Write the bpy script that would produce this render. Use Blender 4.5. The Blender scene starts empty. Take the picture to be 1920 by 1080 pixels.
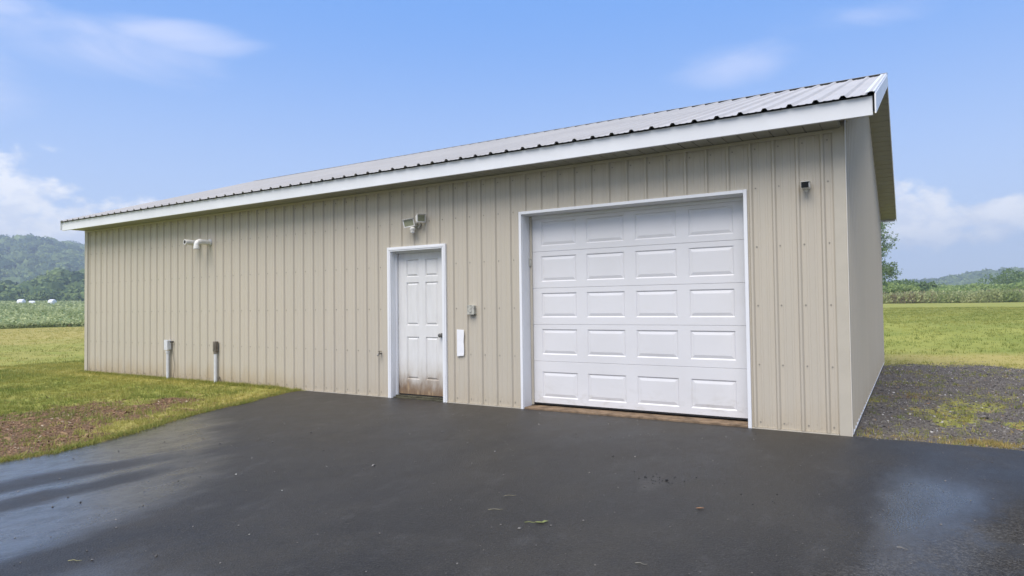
import bpy, math, random
import numpy as np
from mathutils import Matrix, Vector
random.seed(7); RNG = np.random.default_rng(11)
S = bpy.context.scene
C = S.collection
rad = math.radians

# ---------------------------------------------------------------- camera
cd = bpy.data.cameras.new('camera'); cam = bpy.data.objects.new('camera', cd); C.objects.link(cam)
cd.sensor_width = 36; cd.lens = 1221.7/1920*36; cd.clip_end = 12000; cd.clip_start = .05
fw = Vector((-0.52209446, 0.85249792, 0.0257814)); rt = Vector((0.85253803, 0.5225074, -0.01284227)); up = Vector((0.02441898, -0.01527475, 0.99958511))
cam.matrix_world = Matrix(((rt.x, up.x, -fw.x, .5374), (rt.y, up.y, -fw.y, -7.1005), (rt.z, up.z, -fw.z, 1.31), (0, 0, 0, 1)))
S.camera = cam

# ---------------------------------------------------------------- light, sky, exposure
S.view_settings.view_transform = 'Standard'; S.view_settings.look = 'None'
S.view_settings.gamma = 1; S.view_settings.use_curve_mapping = False
S.view_settings.exposure = 0.75
SUN_DIR = Vector((0.02, -0.56, 0.82)).normalized()
sd = bpy.data.lights.new('sun', 'SUN'); sd.energy = 2.9; sd.angle = rad(46); sd.color = (1, .93, .84)
sun = bpy.data.objects.new('sun', sd); C.objects.link(sun)
sun.rotation_euler = SUN_DIR.to_track_quat('Z', 'Y').to_euler()

W = bpy.data.worlds.new('World'); S.world = W; W.use_nodes = True
wt = W.node_tree; wt.nodes.clear()
def N(t, typ, **kw):
    n = t.nodes.new(typ)
    for k, v in kw.items():
        if k == 'inp':
            for a, b in v.items(): n.inputs[a].default_value = b
        else: setattr(n, k, v)
    return n
def MATH(t, op, a, b=None, c=None, clamp=False):
    n = t.nodes.new('ShaderNodeMath'); n.operation = op; n.use_clamp = clamp
    for i, v in enumerate((a, b, c)):
        if v is None: continue
        if isinstance(v, (int, float)): n.inputs[i].default_value = v
        else: t.links.new(v, n.inputs[i])
    return n.outputs[0]
def SMOOTH(t, v, lo, hi, a=0., b=1.):
    n = t.nodes.new('ShaderNodeMapRange'); n.interpolation_type = 'SMOOTHSTEP'
    t.links.new(v, n.inputs['Value'])
    for k, x in (('From Min', lo), ('From Max', hi), ('To Min', a), ('To Max', b)): n.inputs[k].default_value = x
    return n.outputs[0]
def MIX(t, f, a, b, mode='MIX'):
    n = t.nodes.new('ShaderNodeMix'); n.data_type = 'RGBA'; n.blend_type = mode
    for s, v in ((n.inputs[0], f), (n.inputs[6], a), (n.inputs[7], b)):
        if isinstance(v, (int, float)): s.default_value = v
        elif isinstance(v, tuple): s.default_value = v if len(v) == 4 else (*v, 1)
        else: t.links.new(v, s)
    return n.outputs[2]
def NOISE(t, vec, scale, detail=4, rough=.55, dist=0., out=0):
    n = N(t, 'ShaderNodeTexNoise', inp={'Scale': scale, 'Detail': detail, 'Roughness': rough, 'Distortion': dist})
    if vec is not None: t.links.new(vec, n.inputs['Vector'])
    return n.outputs[out]
def MAPV(t, vec, scale=(1, 1, 1), loc=(0, 0, 0), rot=(0, 0, 0)):
    n = N(t, 'ShaderNodeMapping'); t.links.new(vec, n.inputs['Vector'])
    n.inputs['Scale'].default_value = scale; n.inputs['Location'].default_value = loc; n.inputs['Rotation'].default_value = rot
    return n.outputs[0]

sky = N(wt, 'ShaderNodeTexSky', sky_type='NISHITA', sun_disc=False, sun_elevation=math.asin(SUN_DIR.z),
        sun_rotation=math.atan2(SUN_DIR.x, SUN_DIR.y), air_density=1.0, dust_density=.6, ozone_density=2.5)
tc = N(wt, 'ShaderNodeTexCoord'); sep = N(wt, 'ShaderNodeSeparateXYZ'); wt.links.new(tc.outputs['Generated'], sep.inputs[0])
X, Y, Z = sep.outputs
el = MATH(wt, 'MULTIPLY', MATH(wt, 'ARCSINE', Z), 180/math.pi)
az = MATH(wt, 'MULTIPLY', MATH(wt, 'ARCTAN2', X, Y), 180/math.pi)
# the blue of the open sky, paler towards the horizon (summer haze)
haze_f = SMOOTH(wt, el, -3, 27, 1, 0)
blue = MIX(wt, 1.0, sky.outputs[0], (1.75, 1.60, 1.72), 'MULTIPLY')
nb = MIX(wt, haze_f, (1.35, 3.35, 7.9), (5.7, 6.8, 8.7))
base = MIX(wt, .86, blue, nb)
cb = N(wt, 'ShaderNodeCombineXYZ'); wt.links.new(az, cb.inputs[0]); wt.links.new(el, cb.inputs[1])
sv = cb.outputs[0]
# fair weather cumulus low over the horizon
def blob(a0, e0, ra, re):
    u = MATH(wt, 'DIVIDE', MATH(wt, 'SUBTRACT', az, a0), ra); v = MATH(wt, 'DIVIDE', MATH(wt, 'SUBTRACT', el, e0), re)
    d = MATH(wt, 'ADD', MATH(wt, 'MULTIPLY', u, u), MATH(wt, 'MULTIPLY', v, v))
    return MATH(wt, 'SUBTRACT', 1.0, d)
def MAXM(a, b): return MATH(wt, 'MAXIMUM', a, b)
cn = NOISE(wt, MAPV(wt, sv, (.23, .36, 1), (3.1, 1.7, 0)), 1.6, 7, .56)
bl = MAXM(blob(-71.5, 5.8, 7.6, 5.2), blob(-64.0, 5.2, 5.5, 3.4)); bl = MAXM(bl, blob(-60.0, 5.8, 4.0, 2.4))
bl = MAXM(bl, blob(-1.4, 6.0, 4.6, 3.1)); bl = MAXM(bl, blob(4.6, 5.5, 5.5, 1.7))
for a0, e0, ra, re in ((-90, 10, 14, 9), (-105, 12, 14, 9), (24, 6, 11, 4), (55, 8, 14, 6), (95, 9, 20, 7), (140, 10, 24, 8), (-140, 10, 24, 8), (178, 10, 20, 8), (-118, 7, 12, 5)):  # clouds outside the view; left banks added to whiten the driveway reflections
    bl = MAXM(bl, blob(a0, e0, ra, re))
bl = MATH(wt, 'MAXIMUM', bl, -1.5)
cum = SMOOTH(wt, MATH(wt, 'ADD', MATH(wt, 'MULTIPLY', bl, .70), MATH(wt, 'MULTIPLY', MATH(wt, 'SUBTRACT', cn, .5), 2.6)), -.10, .52)
cum = MATH(wt, 'MULTIPLY', cum, SMOOTH(wt, el, 2.4, 5.6, .25, .93))
sh = NOISE(wt, MAPV(wt, sv, (.3, .5, 1), (3.1, 1.2, 0)), 1.5, 6, .6)
cumc = MIX(wt, SMOOTH(wt, sh, .38, .62), (7.3, 7.8, 8.9), (9.3, 9.4, 9.7))
# thin cirrus veils higher up
wv = MAPV(wt, sv, (.05, .17, 1), (0, 0, 0), (0, 0, rad(-14)))
ci = NOISE(wt, wv, 1.5, 5, .55, .6)
cbl = MAXM(blob(-65, 18.6, 9.5, 2.6), blob(-59, 20.6, 6.5, 1.3)); cbl = MAXM(cbl, MATH(wt, 'SUBTRACT', blob(-12.5, 19.2, 7.5, 1.9), .2)); cbl = MAXM(cbl, MATH(wt, 'SUBTRACT', blob(-2, 21, 9, 1.5), .55))
cbl = MAXM(cbl, blob(-73, 19, 7, 7)); cbl = MAXM(cbl, blob(-84, 20, 12, 11))  # left veil, mostly outside the view, added to whiten the driveway reflections
for a0, e0, ra, re in ((14, 31, 26, 7), (50, 28, 26, 10), (90, 38, 42, 30), (150, 34, 50, 30), (-160, 36, 50, 30), (-118, 34, 30, 22), (-40, 50, 34, 9), (120, 62, 60, 12), (-120, 62, 60, 12)): cbl = MAXM(cbl, blob(a0, e0, ra, re))  # veils outside the view, enlarged to whiten the fill on the side wall
cir = SMOOTH(wt, MATH(wt, 'ADD', MATH(wt, 'MULTIPLY', MATH(wt, 'MAXIMUM', cbl, -1.), .6), MATH(wt, 'MULTIPLY', MATH(wt, 'SUBTRACT', ci, .5), 2.0)), -.15, 1.15, 0, .68)
sk = MIX(wt, cir, base, (6.9, 7.3, 9.2))
sk = MIX(wt, cum, sk, cumc)
bg = N(wt, 'ShaderNodeBackground'); bg.inputs['Strength'].default_value = .075
wt.links.new(sk, bg.inputs['Color'])
wo = N(wt, 'ShaderNodeOutputWorld'); wt.links.new(bg.outputs[0], wo.inputs[0])

# ---------------------------------------------------------------- helpers
def tag(o, label=None, cat=None, group=None, kind=None):
    if label: o['label'] = label
    if cat: o['category'] = cat
    if group: o['group'] = group
    if kind: o['kind'] = kind
    return o
def empty(name, loc, label, cat, group=None, rz=0):
    o = bpy.data.objects.new(name, None); C.objects.link(o); o.location = loc; o.rotation_euler = (0, 0, rz)
    o.empty_display_size = .1
    return tag(o, label, cat, group)
def link(name, me, parent=None, loc=(0, 0, 0), rot=(0, 0, 0)):
    o = bpy.data.objects.new(name, me); C.objects.link(o); o.location = loc; o.rotation_euler = rot
    if parent is not None: o.parent = parent
    return o
class MB:
    def __init__(s): s.v = []; s.f = []
    def quadstrip(s, A, B, closed=False):
        n = len(s.v); s.v += [tuple(p) for p in A]+[tuple(p) for p in B]; k = len(A)
        for i in range(k if closed else k-1):
            j = (i+1) % k; s.f.append((n+i, n+j, n+k+j, n+k+i))
    def box(s, x0, x1, y0, y1, z0, z1, ch=0.):
        if ch <= 0:
            n = len(s.v)
            s.v += [(x, y, z) for z in (z0, z1) for y in (y0, y1) for x in (x0, x1)]
            s.f += [tuple(n+i for i in q) for q in ((0, 2, 3, 1), (4, 5, 7, 6), (0, 1, 5, 4), (2, 6, 7, 3), (0, 4, 6, 2), (1, 3, 7, 5))]
        else:  # chamfered box: convex, built from its corner triples
            import itertools
            n = len(s.v); idx = {}
            X_ = (x0, x1); Y_ = (y0, y1); Z_ = (z0, z1)
            for i, j, k in itertools.product((0, 1), repeat=3):
                sx, sy, sz = (1, -1)[i]*ch, (1, -1)[j]*ch, (1, -1)[k]*ch
                for a, p in (('x', (X_[i], Y_[j]+sy, Z_[k]+sz)), ('y', (X_[i]+sx, Y_[j], Z_[k]+sz)), ('z', (X_[i]+sx, Y_[j]+sy, Z_[k]))):
                    idx[(i, j, k, a)] = len(s.v); s.v.append(p)
            def q(*keys): s.f.append(tuple(idx[k] for k in keys))
            for i in (0, 1):
                q((i, 0, 0, 'x'), (i, 1, 0, 'x'), (i, 1, 1, 'x'), (i, 0, 1, 'x'))
                q((0, i, 0, 'y'), (1, i, 0, 'y'), (1, i, 1, 'y'), (0, i, 1, 'y'))
                q((0, 0, i, 'z'), (1, 0, i, 'z'), (1, 1, i, 'z'), (0, 1, i, 'z'))
                for j in (0, 1):
                    q((i, j, 0, 'x'), (i, j, 0, 'y'), (i, j, 1, 'y'), (i, j, 1, 'x'))
                    q((i, 0, j, 'x'), (i, 0, j, 'z'), (i, 1, j, 'z'), (i, 1, j, 'x'))
                    q((0, i, j, 'y'), (0, i, j, 'z'), (1, i, j, 'z'), (1, i, j, 'y'))
                    for k in (0, 1): q((i, j, k, 'x'), (i, j, k, 'y'), (i, j, k, 'z'))
        return s
    def tube(s, pts, r, n=12, cap=True):
        pts = [Vector(p) for p in pts]; rr = r if isinstance(r, (list, tuple)) else [r]*len(pts)
        rings = []; ref = None
        for i, p in enumerate(pts):
            d = ((pts[min(i+1, len(pts)-1)]-p) if i < len(pts)-1 else Vector()); e = (p-pts[i-1]) if i else Vector()
            t = (d.normalized()+e.normalized()); t = t.normalized() if t.length > 1e-6 else Vector((0, 0, 1))
            if ref is None: ref = Vector((0, 0, 1)) if abs(t.z) < .9 else Vector((1, 0, 0))
            u = t.cross(ref).normalized(); w = u.cross(t).normalized(); ref = w
            rings.append([p+(u*math.cos(a)+w*math.sin(a))*rr[i] for a in [2*math.pi*k/n for k in range(n)]])
        b = len(s.v)
        for R in rings: s.v += [tuple(q) for q in R]
        for i in range(len(rings)-1):
            for k in range(n):
                j = (k+1) % n; s.f.append((b+i*n+k, b+i*n+j, b+(i+1)*n+j, b+(i+1)*n+k))
        if cap:
            s.f.append(tuple(b+k for k in range(n))[::-1]); s.f.append(tuple(b+(len(rings)-1)*n+k for k in range(n)))
        return s
    def mesh(s, name, mat, smooth=False):
        me = bpy.data.meshes.new(name); me.from_pydata(s.v, [], s.f)
        import bmesh
        bm = bmesh.new(); bm.from_mesh(me); bmesh.ops.recalc_face_normals(bm, faces=bm.faces)
        if smooth:
            for f in bm.faces: f.smooth = True
            for e in bm.edges:
                if len(e.link_faces) == 2 and e.calc_face_angle(0) > rad(35): e.smooth = False
        bm.to_mesh(me); bm.free(); me.materials.append(mat); return me
    def build(s, name, mat, parent=None, smooth=False, loc=(0, 0, 0), rot=(0, 0, 0)):
        return link(name, s.mesh(name, mat, smooth), parent, loc, rot)

# numpy value noise
_T = np.random.default_rng(5).random((256, 256))
def vnoise(x, y):
    xi = np.floor(x).astype(int); yi = np.floor(y).astype(int); fx = x-xi; fy = y-yi
    fx = fx*fx*(3-2*fx); fy = fy*fy*(3-2*fy)
    g = lambda a, b: _T[a % 256, b % 256]
    return (g(xi, yi)*(1-fx)+g(xi+1, yi)*fx)*(1-fy)+(g(xi, yi+1)*(1-fx)+g(xi+1, yi+1)*fx)*fy
def fbm(x, y, o=4):
    s = 0; a = .5; t = 0
    for i in range(o):
        s = s+a*vnoise(x*2**i+17.3*i, y*2**i+5.1*i); t += a; a *= .5
    return s/t
def sst(x, a, b):
    t = np.clip((x-a)/(b-a), 0, 1); return t*t*(3-2*t)

# ---------------------------------------------------------------- materials
def mat(name, col, rough=.5, spec=.5, metal=0., var=.0, vscale=3., bump=0., bscale=60., vdark=None):
    m = bpy.data.materials.new(name); m.use_nodes = True; t = m.node_tree
    b = t.nodes['Principled BSDF']; b.inputs['Roughness'].default_value = rough
    b.inputs['Specular IOR Level'].default_value = spec; b.inputs['Metallic'].default_value = metal
    co = N(t, 'ShaderNodeTexCoord').outputs['Object']
    n1 = NOISE(t, co, vscale, 5, .6)
    c2 = vdark or tuple(c*(1-max(var, .04)*1.6) for c in col)
    t.links.new(MIX(t, SMOOTH(t, n1, .35, .7), col, c2), b.inputs['Base Color'])
    if bump > 0:
        bn = N(t, 'ShaderNodeBump', inp={'Strength': bump, 'Distance': .01}); t.links.new(NOISE(t, co, bscale, 4), bn.inputs['Height'])
        t.links.new(bn.outputs[0], b.inputs['Normal'])
    return m
def siding_mat():
    m = bpy.data.materials.new('beige_siding'); m.use_nodes = True; t = m.node_tree; b = t.nodes['Principled BSDF']
    geo = N(t, 'ShaderNodeNewGeometry').outputs['Position']
    sp = N(t, 'ShaderNodeSeparateXYZ'); t.links.new(geo, sp.inputs[0])
    streak = NOISE(t, MAPV(t, geo, (9, 9, .35)), 1., 5, .6)
    big = NOISE(t, geo, .7, 4, .6)
    c = MIX(t, SMOOTH(t, streak, .3, .75), (.487, .440, .356), (.459, .414, .335))
    c = MIX(t, SMOOTH(t, big, .35, .7, 0, .6), c, (.452, .414, .336))
    # splash-back staining along the foot of the wall, with a ragged upper edge
    hz = MATH(t, 'ADD', sp.outputs[2], MATH(t, 'MULTIPLY', MATH(t, 'SUBTRACT', NOISE(t, MAPV(t, geo, (3.5, 3.5, .8)), 1., 5, .65), .5), .75))
    left = SMOOTH(t, sp.outputs[0], -7.2, -8.6, .35, 1)
    c = MIX(t, MATH(t, 'MULTIPLY', SMOOTH(t, hz, .38, -.02), MATH(t, 'MULTIPLY', left, .62)), c, (.38, .29, .165))
    spk = NOISE(t, MAPV(t, geo, (30, 30, 22)), 1., 3, .6)
    lo = MATH(t, 'MULTIPLY', SMOOTH(t, sp.outputs[2], .22, .0), MATH(t, 'MULTIPLY', left, SMOOTH(t, spk, .55, .68)))
    c = MIX(t, MATH(t, 'MULTIPLY', lo, .7), c, (.16, .11, .06))
    t.links.new(c, b.inputs['Base Color'])
    t.links.new(SMOOTH(t, streak, .2, .8, .42, .56), b.inputs['Roughness'])
    b.inputs['Specular IOR Level'].default_value = .4
    bn = N(t, 'ShaderNodeBump', inp={'Strength': .07, 'Distance': .02}); t.links.new(NOISE(t, MAPV(t, geo, (5, 5, .9)), 1., 3), bn.inputs['Height'])
    t.links.new(bn.outputs[0], b.inputs['Normal'])
    return m
M_side = siding_mat()
M_trim = mat('beige_trim', (.48, .44, .358), .45, .4, var=.05)
M_highlight = mat('cream_highlight', (.66, .61, .52), .35, .5)  # pale colour standing for the highlight along the corner edge
M_white = mat('white_steel', (.74, .75, .765), .38, .4, var=.03, vscale=1.3)
M_fascia = mat('white_fascia', (.70, .715, .735), .42, .4, var=.05, vscale=1.1)
M_soffit = mat('soffit_vinyl', (.35, .345, .285), .55, .3, var=.06)
M_roof = mat('white_roof_steel', (.49, .462, .42), .5, .35, var=.06, vscale=.8, bump=.05, bscale=3.)
M_black = mat('black_rubber', (.018, .018, .018), .7, .3, var=.1)
M_dark = mat('dark_gap', (.03, .028, .025), .9, .1)
M_screw = mat('screw_paint', (.26, .24, .20), .4, .4)
def door_mat():
    m = bpy.data.materials.new('white_entry_door'); m.use_nodes = True; t = m.node_tree; b = t.nodes['Principled BSDF']
    geo = N(t, 'ShaderNodeNewGeometry').outputs['Position']; sp = N(t, 'ShaderNodeSeparateXYZ'); t.links.new(geo, sp.inputs[0])
    n = NOISE(t, MAPV(t, geo, (7, 7, 3)), 1., 6, .65); n2 = NOISE(t, MAPV(t, geo, (16, 16, 3.)), 1., 5, .6)
    c = MIX(t, SMOOTH(t, n2, .3, .8), (.66, .655, .64), (.60, .595, .575))
    h = MATH(t, 'ADD', sp.outputs[2], MATH(t, 'MULTIPLY', MATH(t, 'SUBTRACT', n, .5), .42))
    c = MIX(t, SMOOTH(t, h, .62, .22, 0, .55), c, (.44, .39, .31))
    c = MIX(t, SMOOTH(t, h, .40, .08, 0, .95), c, (.19, .12, .065))
    c = MIX(t, MATH(t, 'MULTIPLY', SMOOTH(t, n2, .55, .7), SMOOTH(t, h, .33, .1, 0, .85)), c, (.075, .05, .03))
    c = MIX(t, MATH(t, 'MULTIPLY', SMOOTH(t, n2, .46, .36), SMOOTH(t, h, .2, .1, 0, .6)), c, (.45, .33, .2))
    t.links.new(c, b.inputs['Base Color']); b.inputs['Roughness'].default_value = .42
    return m
M_door = door_mat()
def gdoor_mat():
    m = bpy.data.materials.new('white_garage_steel'); m.use_nodes = True; t = m.node_tree; b = t.nodes['Principled BSDF']
    geo = N(t, 'ShaderNodeNewGeometry').outputs['Position']; sp = N(t, 'ShaderNodeSeparateXYZ'); t.links.new(geo, sp.inputs[0])
    n = NOISE(t, geo, 1.4, 5, .6); n2 = NOISE(t, MAPV(t, geo, (7, 7, 14)), 1., 5, .65)
    c = MIX(t, SMOOTH(t, n, .35, .7), (.665, .66, .665), (.635, .63, .632))
    c = MIX(t, MATH(t, 'MULTIPLY', SMOOTH(t, n2, .48, .68), SMOOTH(t, sp.outputs[2], .42, .05, .02, .40)), c, (.44, .42, .37))
    t.links.new(c, b.inputs['Base Color']); b.inputs['Roughness'].default_value = .36
    bn = N(t, 'ShaderNodeBump', inp={'Strength': .25, 'Distance': .0015}); t.links.new(NOISE(t, MAPV(t, geo, (260, 260, 60)), 1., 3), bn.inputs['Height'])
    t.links.new(bn.outputs[0], b.inputs['Normal'])
    return m
M_gdoor = gdoor_mat()
M_conc = mat('dirty_concrete', (.235, .165, .105), .85, .2, vscale=9, bump=.5, bscale=40, vdark=(.12, .085, .055))
M_pvc = mat('aged_white_pvc', (.74, .73, .69), .4, .45, var=.12, vscale=18)
M_conduit = mat('grey_conduit', (.62, .63, .645), .45, .4, var=.1, vscale=12)
M_steel = mat('dull_steel', (.24, .23, .215), .38, .5, metal=.8, var=.15, vscale=20)
M_greybox = mat('weathered_brown_box', (.17, .145, .115), .5, .5, var=.25, vscale=14)
M_lens = mat('lamp_lens', (.27, .28, .18), .18, .6, var=.1, vscale=30)
M_glassblack = mat('black_lens', (.006, .006, .006), .35, .2)
M_paper = mat('white_paper', (.78, .78, .79), .8, .2, var=.03)
M_cast = mat('grey_cast_metal', (.46, .45, .39), .42, .5, metal=.0, var=.28, vscale=26)
M_moss = mat('mossy_sill', (.085, .08, .05), .8, .2, vscale=12, bump=.4, vdark=(.04, .036, .026))

def dsheen(t, x, y):   # distance from the damp strip that runs out from the corner of the building
    return MATH(t, 'ABSOLUTE', MATH(t, 'ADD', MATH(t, 'SUBTRACT', x, .72), MATH(t, 'MULTIPLY', MATH(t, 'ADD', y, .5), -.12)))
def asphalt_mat():
    m = bpy.data.materials.new('wet_asphalt'); m.use_nodes = True; t = m.node_tree; b = t.nodes['Principled BSDF']
    geo = N(t, 'ShaderNodeNewGeometry').outputs['Position']; sp = N(t, 'ShaderNodeSeparateXYZ'); t.links.new(geo, sp.inputs[0])
    x, y = sp.outputs[0], sp.outputs[1]
    wob = MATH(t, 'MULTIPLY', MATH(t, 'SUBTRACT', NOISE(t, MAPV(t, geo, (1.1, .5, 1)), 1., 5, .6), .5), .55)
    wob2 = MATH(t, 'MULTIPLY', MATH(t, 'SUBTRACT', NOISE(t, MAPV(t, geo, (4, 1.6, 1)), 1., 5, .6), .5), .25)
    xw = MATH(t, 'ADD', MATH(t, 'ADD', x, wob), wob2)
    def band(c0, w, f0, f1):   # tyre-worn drier strips running along y
        d = MATH(t, 'ABSOLUTE', MATH(t, 'SUBTRACT', xw, c0)); k = SMOOTH(t, d, w*1.35, w*.1)
        return MATH(t, 'MULTIPLY', k, SMOOTH(t, y, f0, f1))
    dry = MATH(t, 'MAXIMUM', band(-5.22, .24, -3.2, -4.3), band(-4.72, .2, -3.4, -4.4))
    dry = MATH(t, 'MAXIMUM', dry, band(-3.33, .36, -2.2, -4.2))
    # film of water left on the left side, thinning out to the right and towards the building
    n1 = NOISE(t, MAPV(t, geo, (.8, .35, 1), (2, 5, 0)), 1., 5, .6)
    n1b = NOISE(t, MAPV(t, geo, (3.2, 1.1, 1), (4, 1, 0), (0, 0, rad(6))), 1., 6, .65)
    uu = MATH(t, 'ADD', xw, MATH(t, 'MULTIPLY', MATH(t, 'ADD', y, 5.5), 1.3))
    film = MATH(t, 'ADD', SMOOTH(t, uu, -1.2, -3.8), MATH(t, 'MULTIPLY', MATH(t, 'SUBTRACT', n1, .5), .7), None)
    sheen = MATH(t, 'ADD', SMOOTH(t, xw, -1.0, -4.6), MATH(t, 'MULTIPLY', MATH(t, 'SUBTRACT', n1, .5), 1.1), None, True)
    film = MATH(t, 'ADD', film, MATH(t, 'MULTIPLY', MATH(t, 'SUBTRACT', n1b, .5), .9))
    film = MATH(t, 'ADD', film, MATH(t, 'MULTIPLY', MATH(t, 'MULTIPLY', SMOOTH(t, dsheen(t, x, y), .85, .0), SMOOTH(t, xw, .05, .5)), .85))
    film = MATH(t, 'MULTIPLY', film, SMOOTH(t, y, -.4, -2.6, .25, 1), None, True)
    film = MATH(t, 'MULTIPLY', film, MATH(t, 'SUBTRACT', 1., MATH(t, 'MULTIPLY', dry, .8)), None, True)
    # a damp sheen right of the building corner, ending in a ragged diagonal
    dg = MATH(t, 'ADD', MATH(t, 'MULTIPLY', MATH(t, 'SUBTRACT', x, .2), .72), MATH(t, 'MULTIPLY', MATH(t, 'ADD', y, 3.2), -.42))
    dg = MATH(t, 'ADD', dg, MATH(t, 'MULTIPLY', wob, .5))
    rough_r = MATH(t, 'MULTIPLY', MATH(t, 'MULTIPLY', SMOOTH(t, dg, -.05, .25), SMOOTH(t, NOISE(t, geo, 3.5, 5, .7), .36, .56, .2, 1)), SMOOTH(t, y, -1.2, -1.9))
    n2 = NOISE(t, MAPV(t, geo, (1.3, .9, 1), (9, 1, 0)), 1., 7, .68)
    rough = MATH(t, 'ADD', SMOOTH(t, film, .15, .85, .52, .24), MATH(t, 'MULTIPLY', sheen, -.05))
    rough = MATH(t, 'ADD', rough, SMOOTH(t, n2, .3, .7, -.09, .10))
    rough = MATH(t, 'ADD', rough, MATH(t, 'MULTIPLY', rough_r, .30), None, True)
    t.links.new(rough, b.inputs['Roughness'])
    t.links.new(MATH(t, 'SUBTRACT', MATH(t, 'ADD', SMOOTH(t, film, .15, .85, .26, .95), MATH(t, 'MULTIPLY', sheen, .08)), MATH(t, 'MULTIPLY', rough_r, .18)), b.inputs['Specular IOR Level'])
    fine = NOISE(t, geo, 110, 3, .7); agg = N(t, 'ShaderNodeTexVoronoi', inp={'Scale': 95.}); t.links.new(geo, agg.inputs['Vector'])
    c = MIX(t, SMOOTH(t, fine, .35, .7), (.014, .013, .0115), (.037, .0335, .029))
    c = MIX(t, SMOOTH(t, n2, .35, .65, 0, .75), c, (.052, .046, .036))
    c = MIX(t, SMOOTH(t, NOISE(t, MAPV(t, geo, (5, 2.2, 1), (7, 7, 7)), 1., 7, .7), .52, .70, 0, .55), c, (.062, .058, .052))
    c = MIX(t, SMOOTH(t, NOISE(t, MAPV(t, geo, (.5, .25, 1), (3, 3, 3)), 1., 5, .6), .48, .68, 0, .5), c, (.020, .019, .018))
    c = MIX(t, MATH(t, 'MULTIPLY', rough_r, SMOOTH(t, NOISE(t, geo, 45, 5, .8), .46, .62)), c, (.095, .088, .075))
    c = MIX(t, SMOOTH(t, NOISE(t, geo, 120, 2, .5), .62, .70, 0, .6), c, (.15, .14, .125))
    c = MIX(t, SMOOTH(t, NOISE(t, geo, 38, 4, .75), .56, .66, 0, .5), c, (.075, .070, .060))
    c = MIX(t, SMOOTH(t, NOISE(t, MAPV(t, geo, (60, 60, 60), (5, 5, 5)), 1., 3, .6), .58, .68, 0, .8), c, (.010, .009, .008))
    t.links.new(c, b.inputs['Base Color'])
    hgt = MATH(t, 'ADD', MATH(t, 'MULTIPLY', agg.outputs['Distance'], .6), MATH(t, 'MULTIPLY', fine, .6))
    bn = N(t, 'ShaderNodeBump', inp={'Distance': .004}); t.links.new(hgt, bn.inputs['Height'])
    t.links.new(SMOOTH(t, film, 0, 1, .9, .6), bn.inputs['Strength'])
    bn2 = N(t, 'ShaderNodeBump', inp={'Strength': .35, 'Distance': .02}); t.links.new(NOISE(t, MAPV(t, geo, (1.2, 1.2, 1)), 1., 5, .55), bn2.inputs['Height'])
    t.links.new(bn.outputs[0], bn2.inputs['Normal']); t.links.new(bn2.outputs[0], b.inputs['Normal'])
    # the standing film of water itself
    brk = SMOOTH(t, NOISE(t, MAPV(t, geo, (9, 4, 1)), 1., 7, .72), .36, .60, .30, 1.)
    t.links.new(MATH(t, 'MULTIPLY', MATH(t, 'MULTIPLY', SMOOTH(t, film, .2, .95), brk), SMOOTH(t, x, -1.5, -.5, .9, .30)), b.inputs['Coat Weight']); b.inputs['Coat IOR'].default_value = 1.4; b.inputs['Coat Roughness'].default_value = .25
    bn3 = N(t, 'ShaderNodeBump', inp={'Strength': .45, 'Distance': .004}); t.links.new(NOISE(t, geo, 60, 4, .7), bn3.inputs['Height']); t.links.new(bn3.outputs[0], b.inputs['Coat Normal'])
    return m
M_asph = asphalt_mat()

def ground_mat():
    m = bpy.data.materials.new('ground_cover'); m.use_nodes = True; t = m.node_tree; b = t.nodes['Principled BSDF']
    geo = N(t, 'ShaderNodeNewGeometry').outputs['Position']
    at = N(t, 'ShaderNodeVertexColor', layer_name='cover'); s3 = N(t, 'ShaderNodeSeparateColor'); t.links.new(at.outputs[0], s3.inputs[0])
    dirt, grav, dryg = s3.outputs; crop = at.outputs['Alpha']
    n = NOISE(t, geo, .5, 6, .62); f = NOISE(t, geo, 14, 5, .7); n3 = NOISE(t, MAPV(t, geo, (.12, .12, .12)), 1., 5, .6)
    g = MIX(t, SMOOTH(t, n, .3, .7), (.235, .262, .057), (.345, .343, .083))
    g = MIX(t, SMOOTH(t, f, .45, .8), g, (.13, .155, .04))
    dn = MATH(t, 'ADD', dryg, MATH(t, 'MULTIPLY', MATH(t, 'SUBTRACT', n3, .5), .6), None, True)
    g = MIX(t, MATH(t, 'MULTIPLY', dn, .85), g, MIX(t, f, (.47, .37, .13), (.36, .30, .10)))
    d = MIX(t, SMOOTH(t, f, .35, .7), (.20, .122, .070), (.09, .060, .038))
    gr = MIX(t, SMOOTH(t, NOISE(t, geo, 30, 5, .7), .35, .65), (.095, .082, .070), (.17, .148, .125))
    c = MIX(t, SMOOTH(t, MATH(t, 'ADD', dirt, MATH(t, 'MULTIPLY', MATH(t, 'SUBTRACT', f, .5), .8)), .35, .65), g, d)
    c = MIX(t, SMOOTH(t, MATH(t, 'ADD', grav, MATH(t, 'MULTIPLY', MATH(t, 'SUBTRACT', NOISE(t, geo, 11, 6, .78), .5), 2.2)), .38, .62), c, gr)
    c = MIX(t, crop, c, MIX(t, f, (.14, .20, .08), (.25, .32, .14)))
    t.links.new(c, b.inputs['Base Color']); b.inputs['Roughness'].default_value = .95; b.inputs['Specular IOR Level'].default_value = .1
    bn = N(t, 'ShaderNodeBump', inp={'Strength': .8, 'Distance': .03}); t.links.new(f, bn.inputs['Height']); t.links.new(bn.outputs[0], b.inputs['Normal'])
    return m
M_ground = ground_mat()
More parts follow.
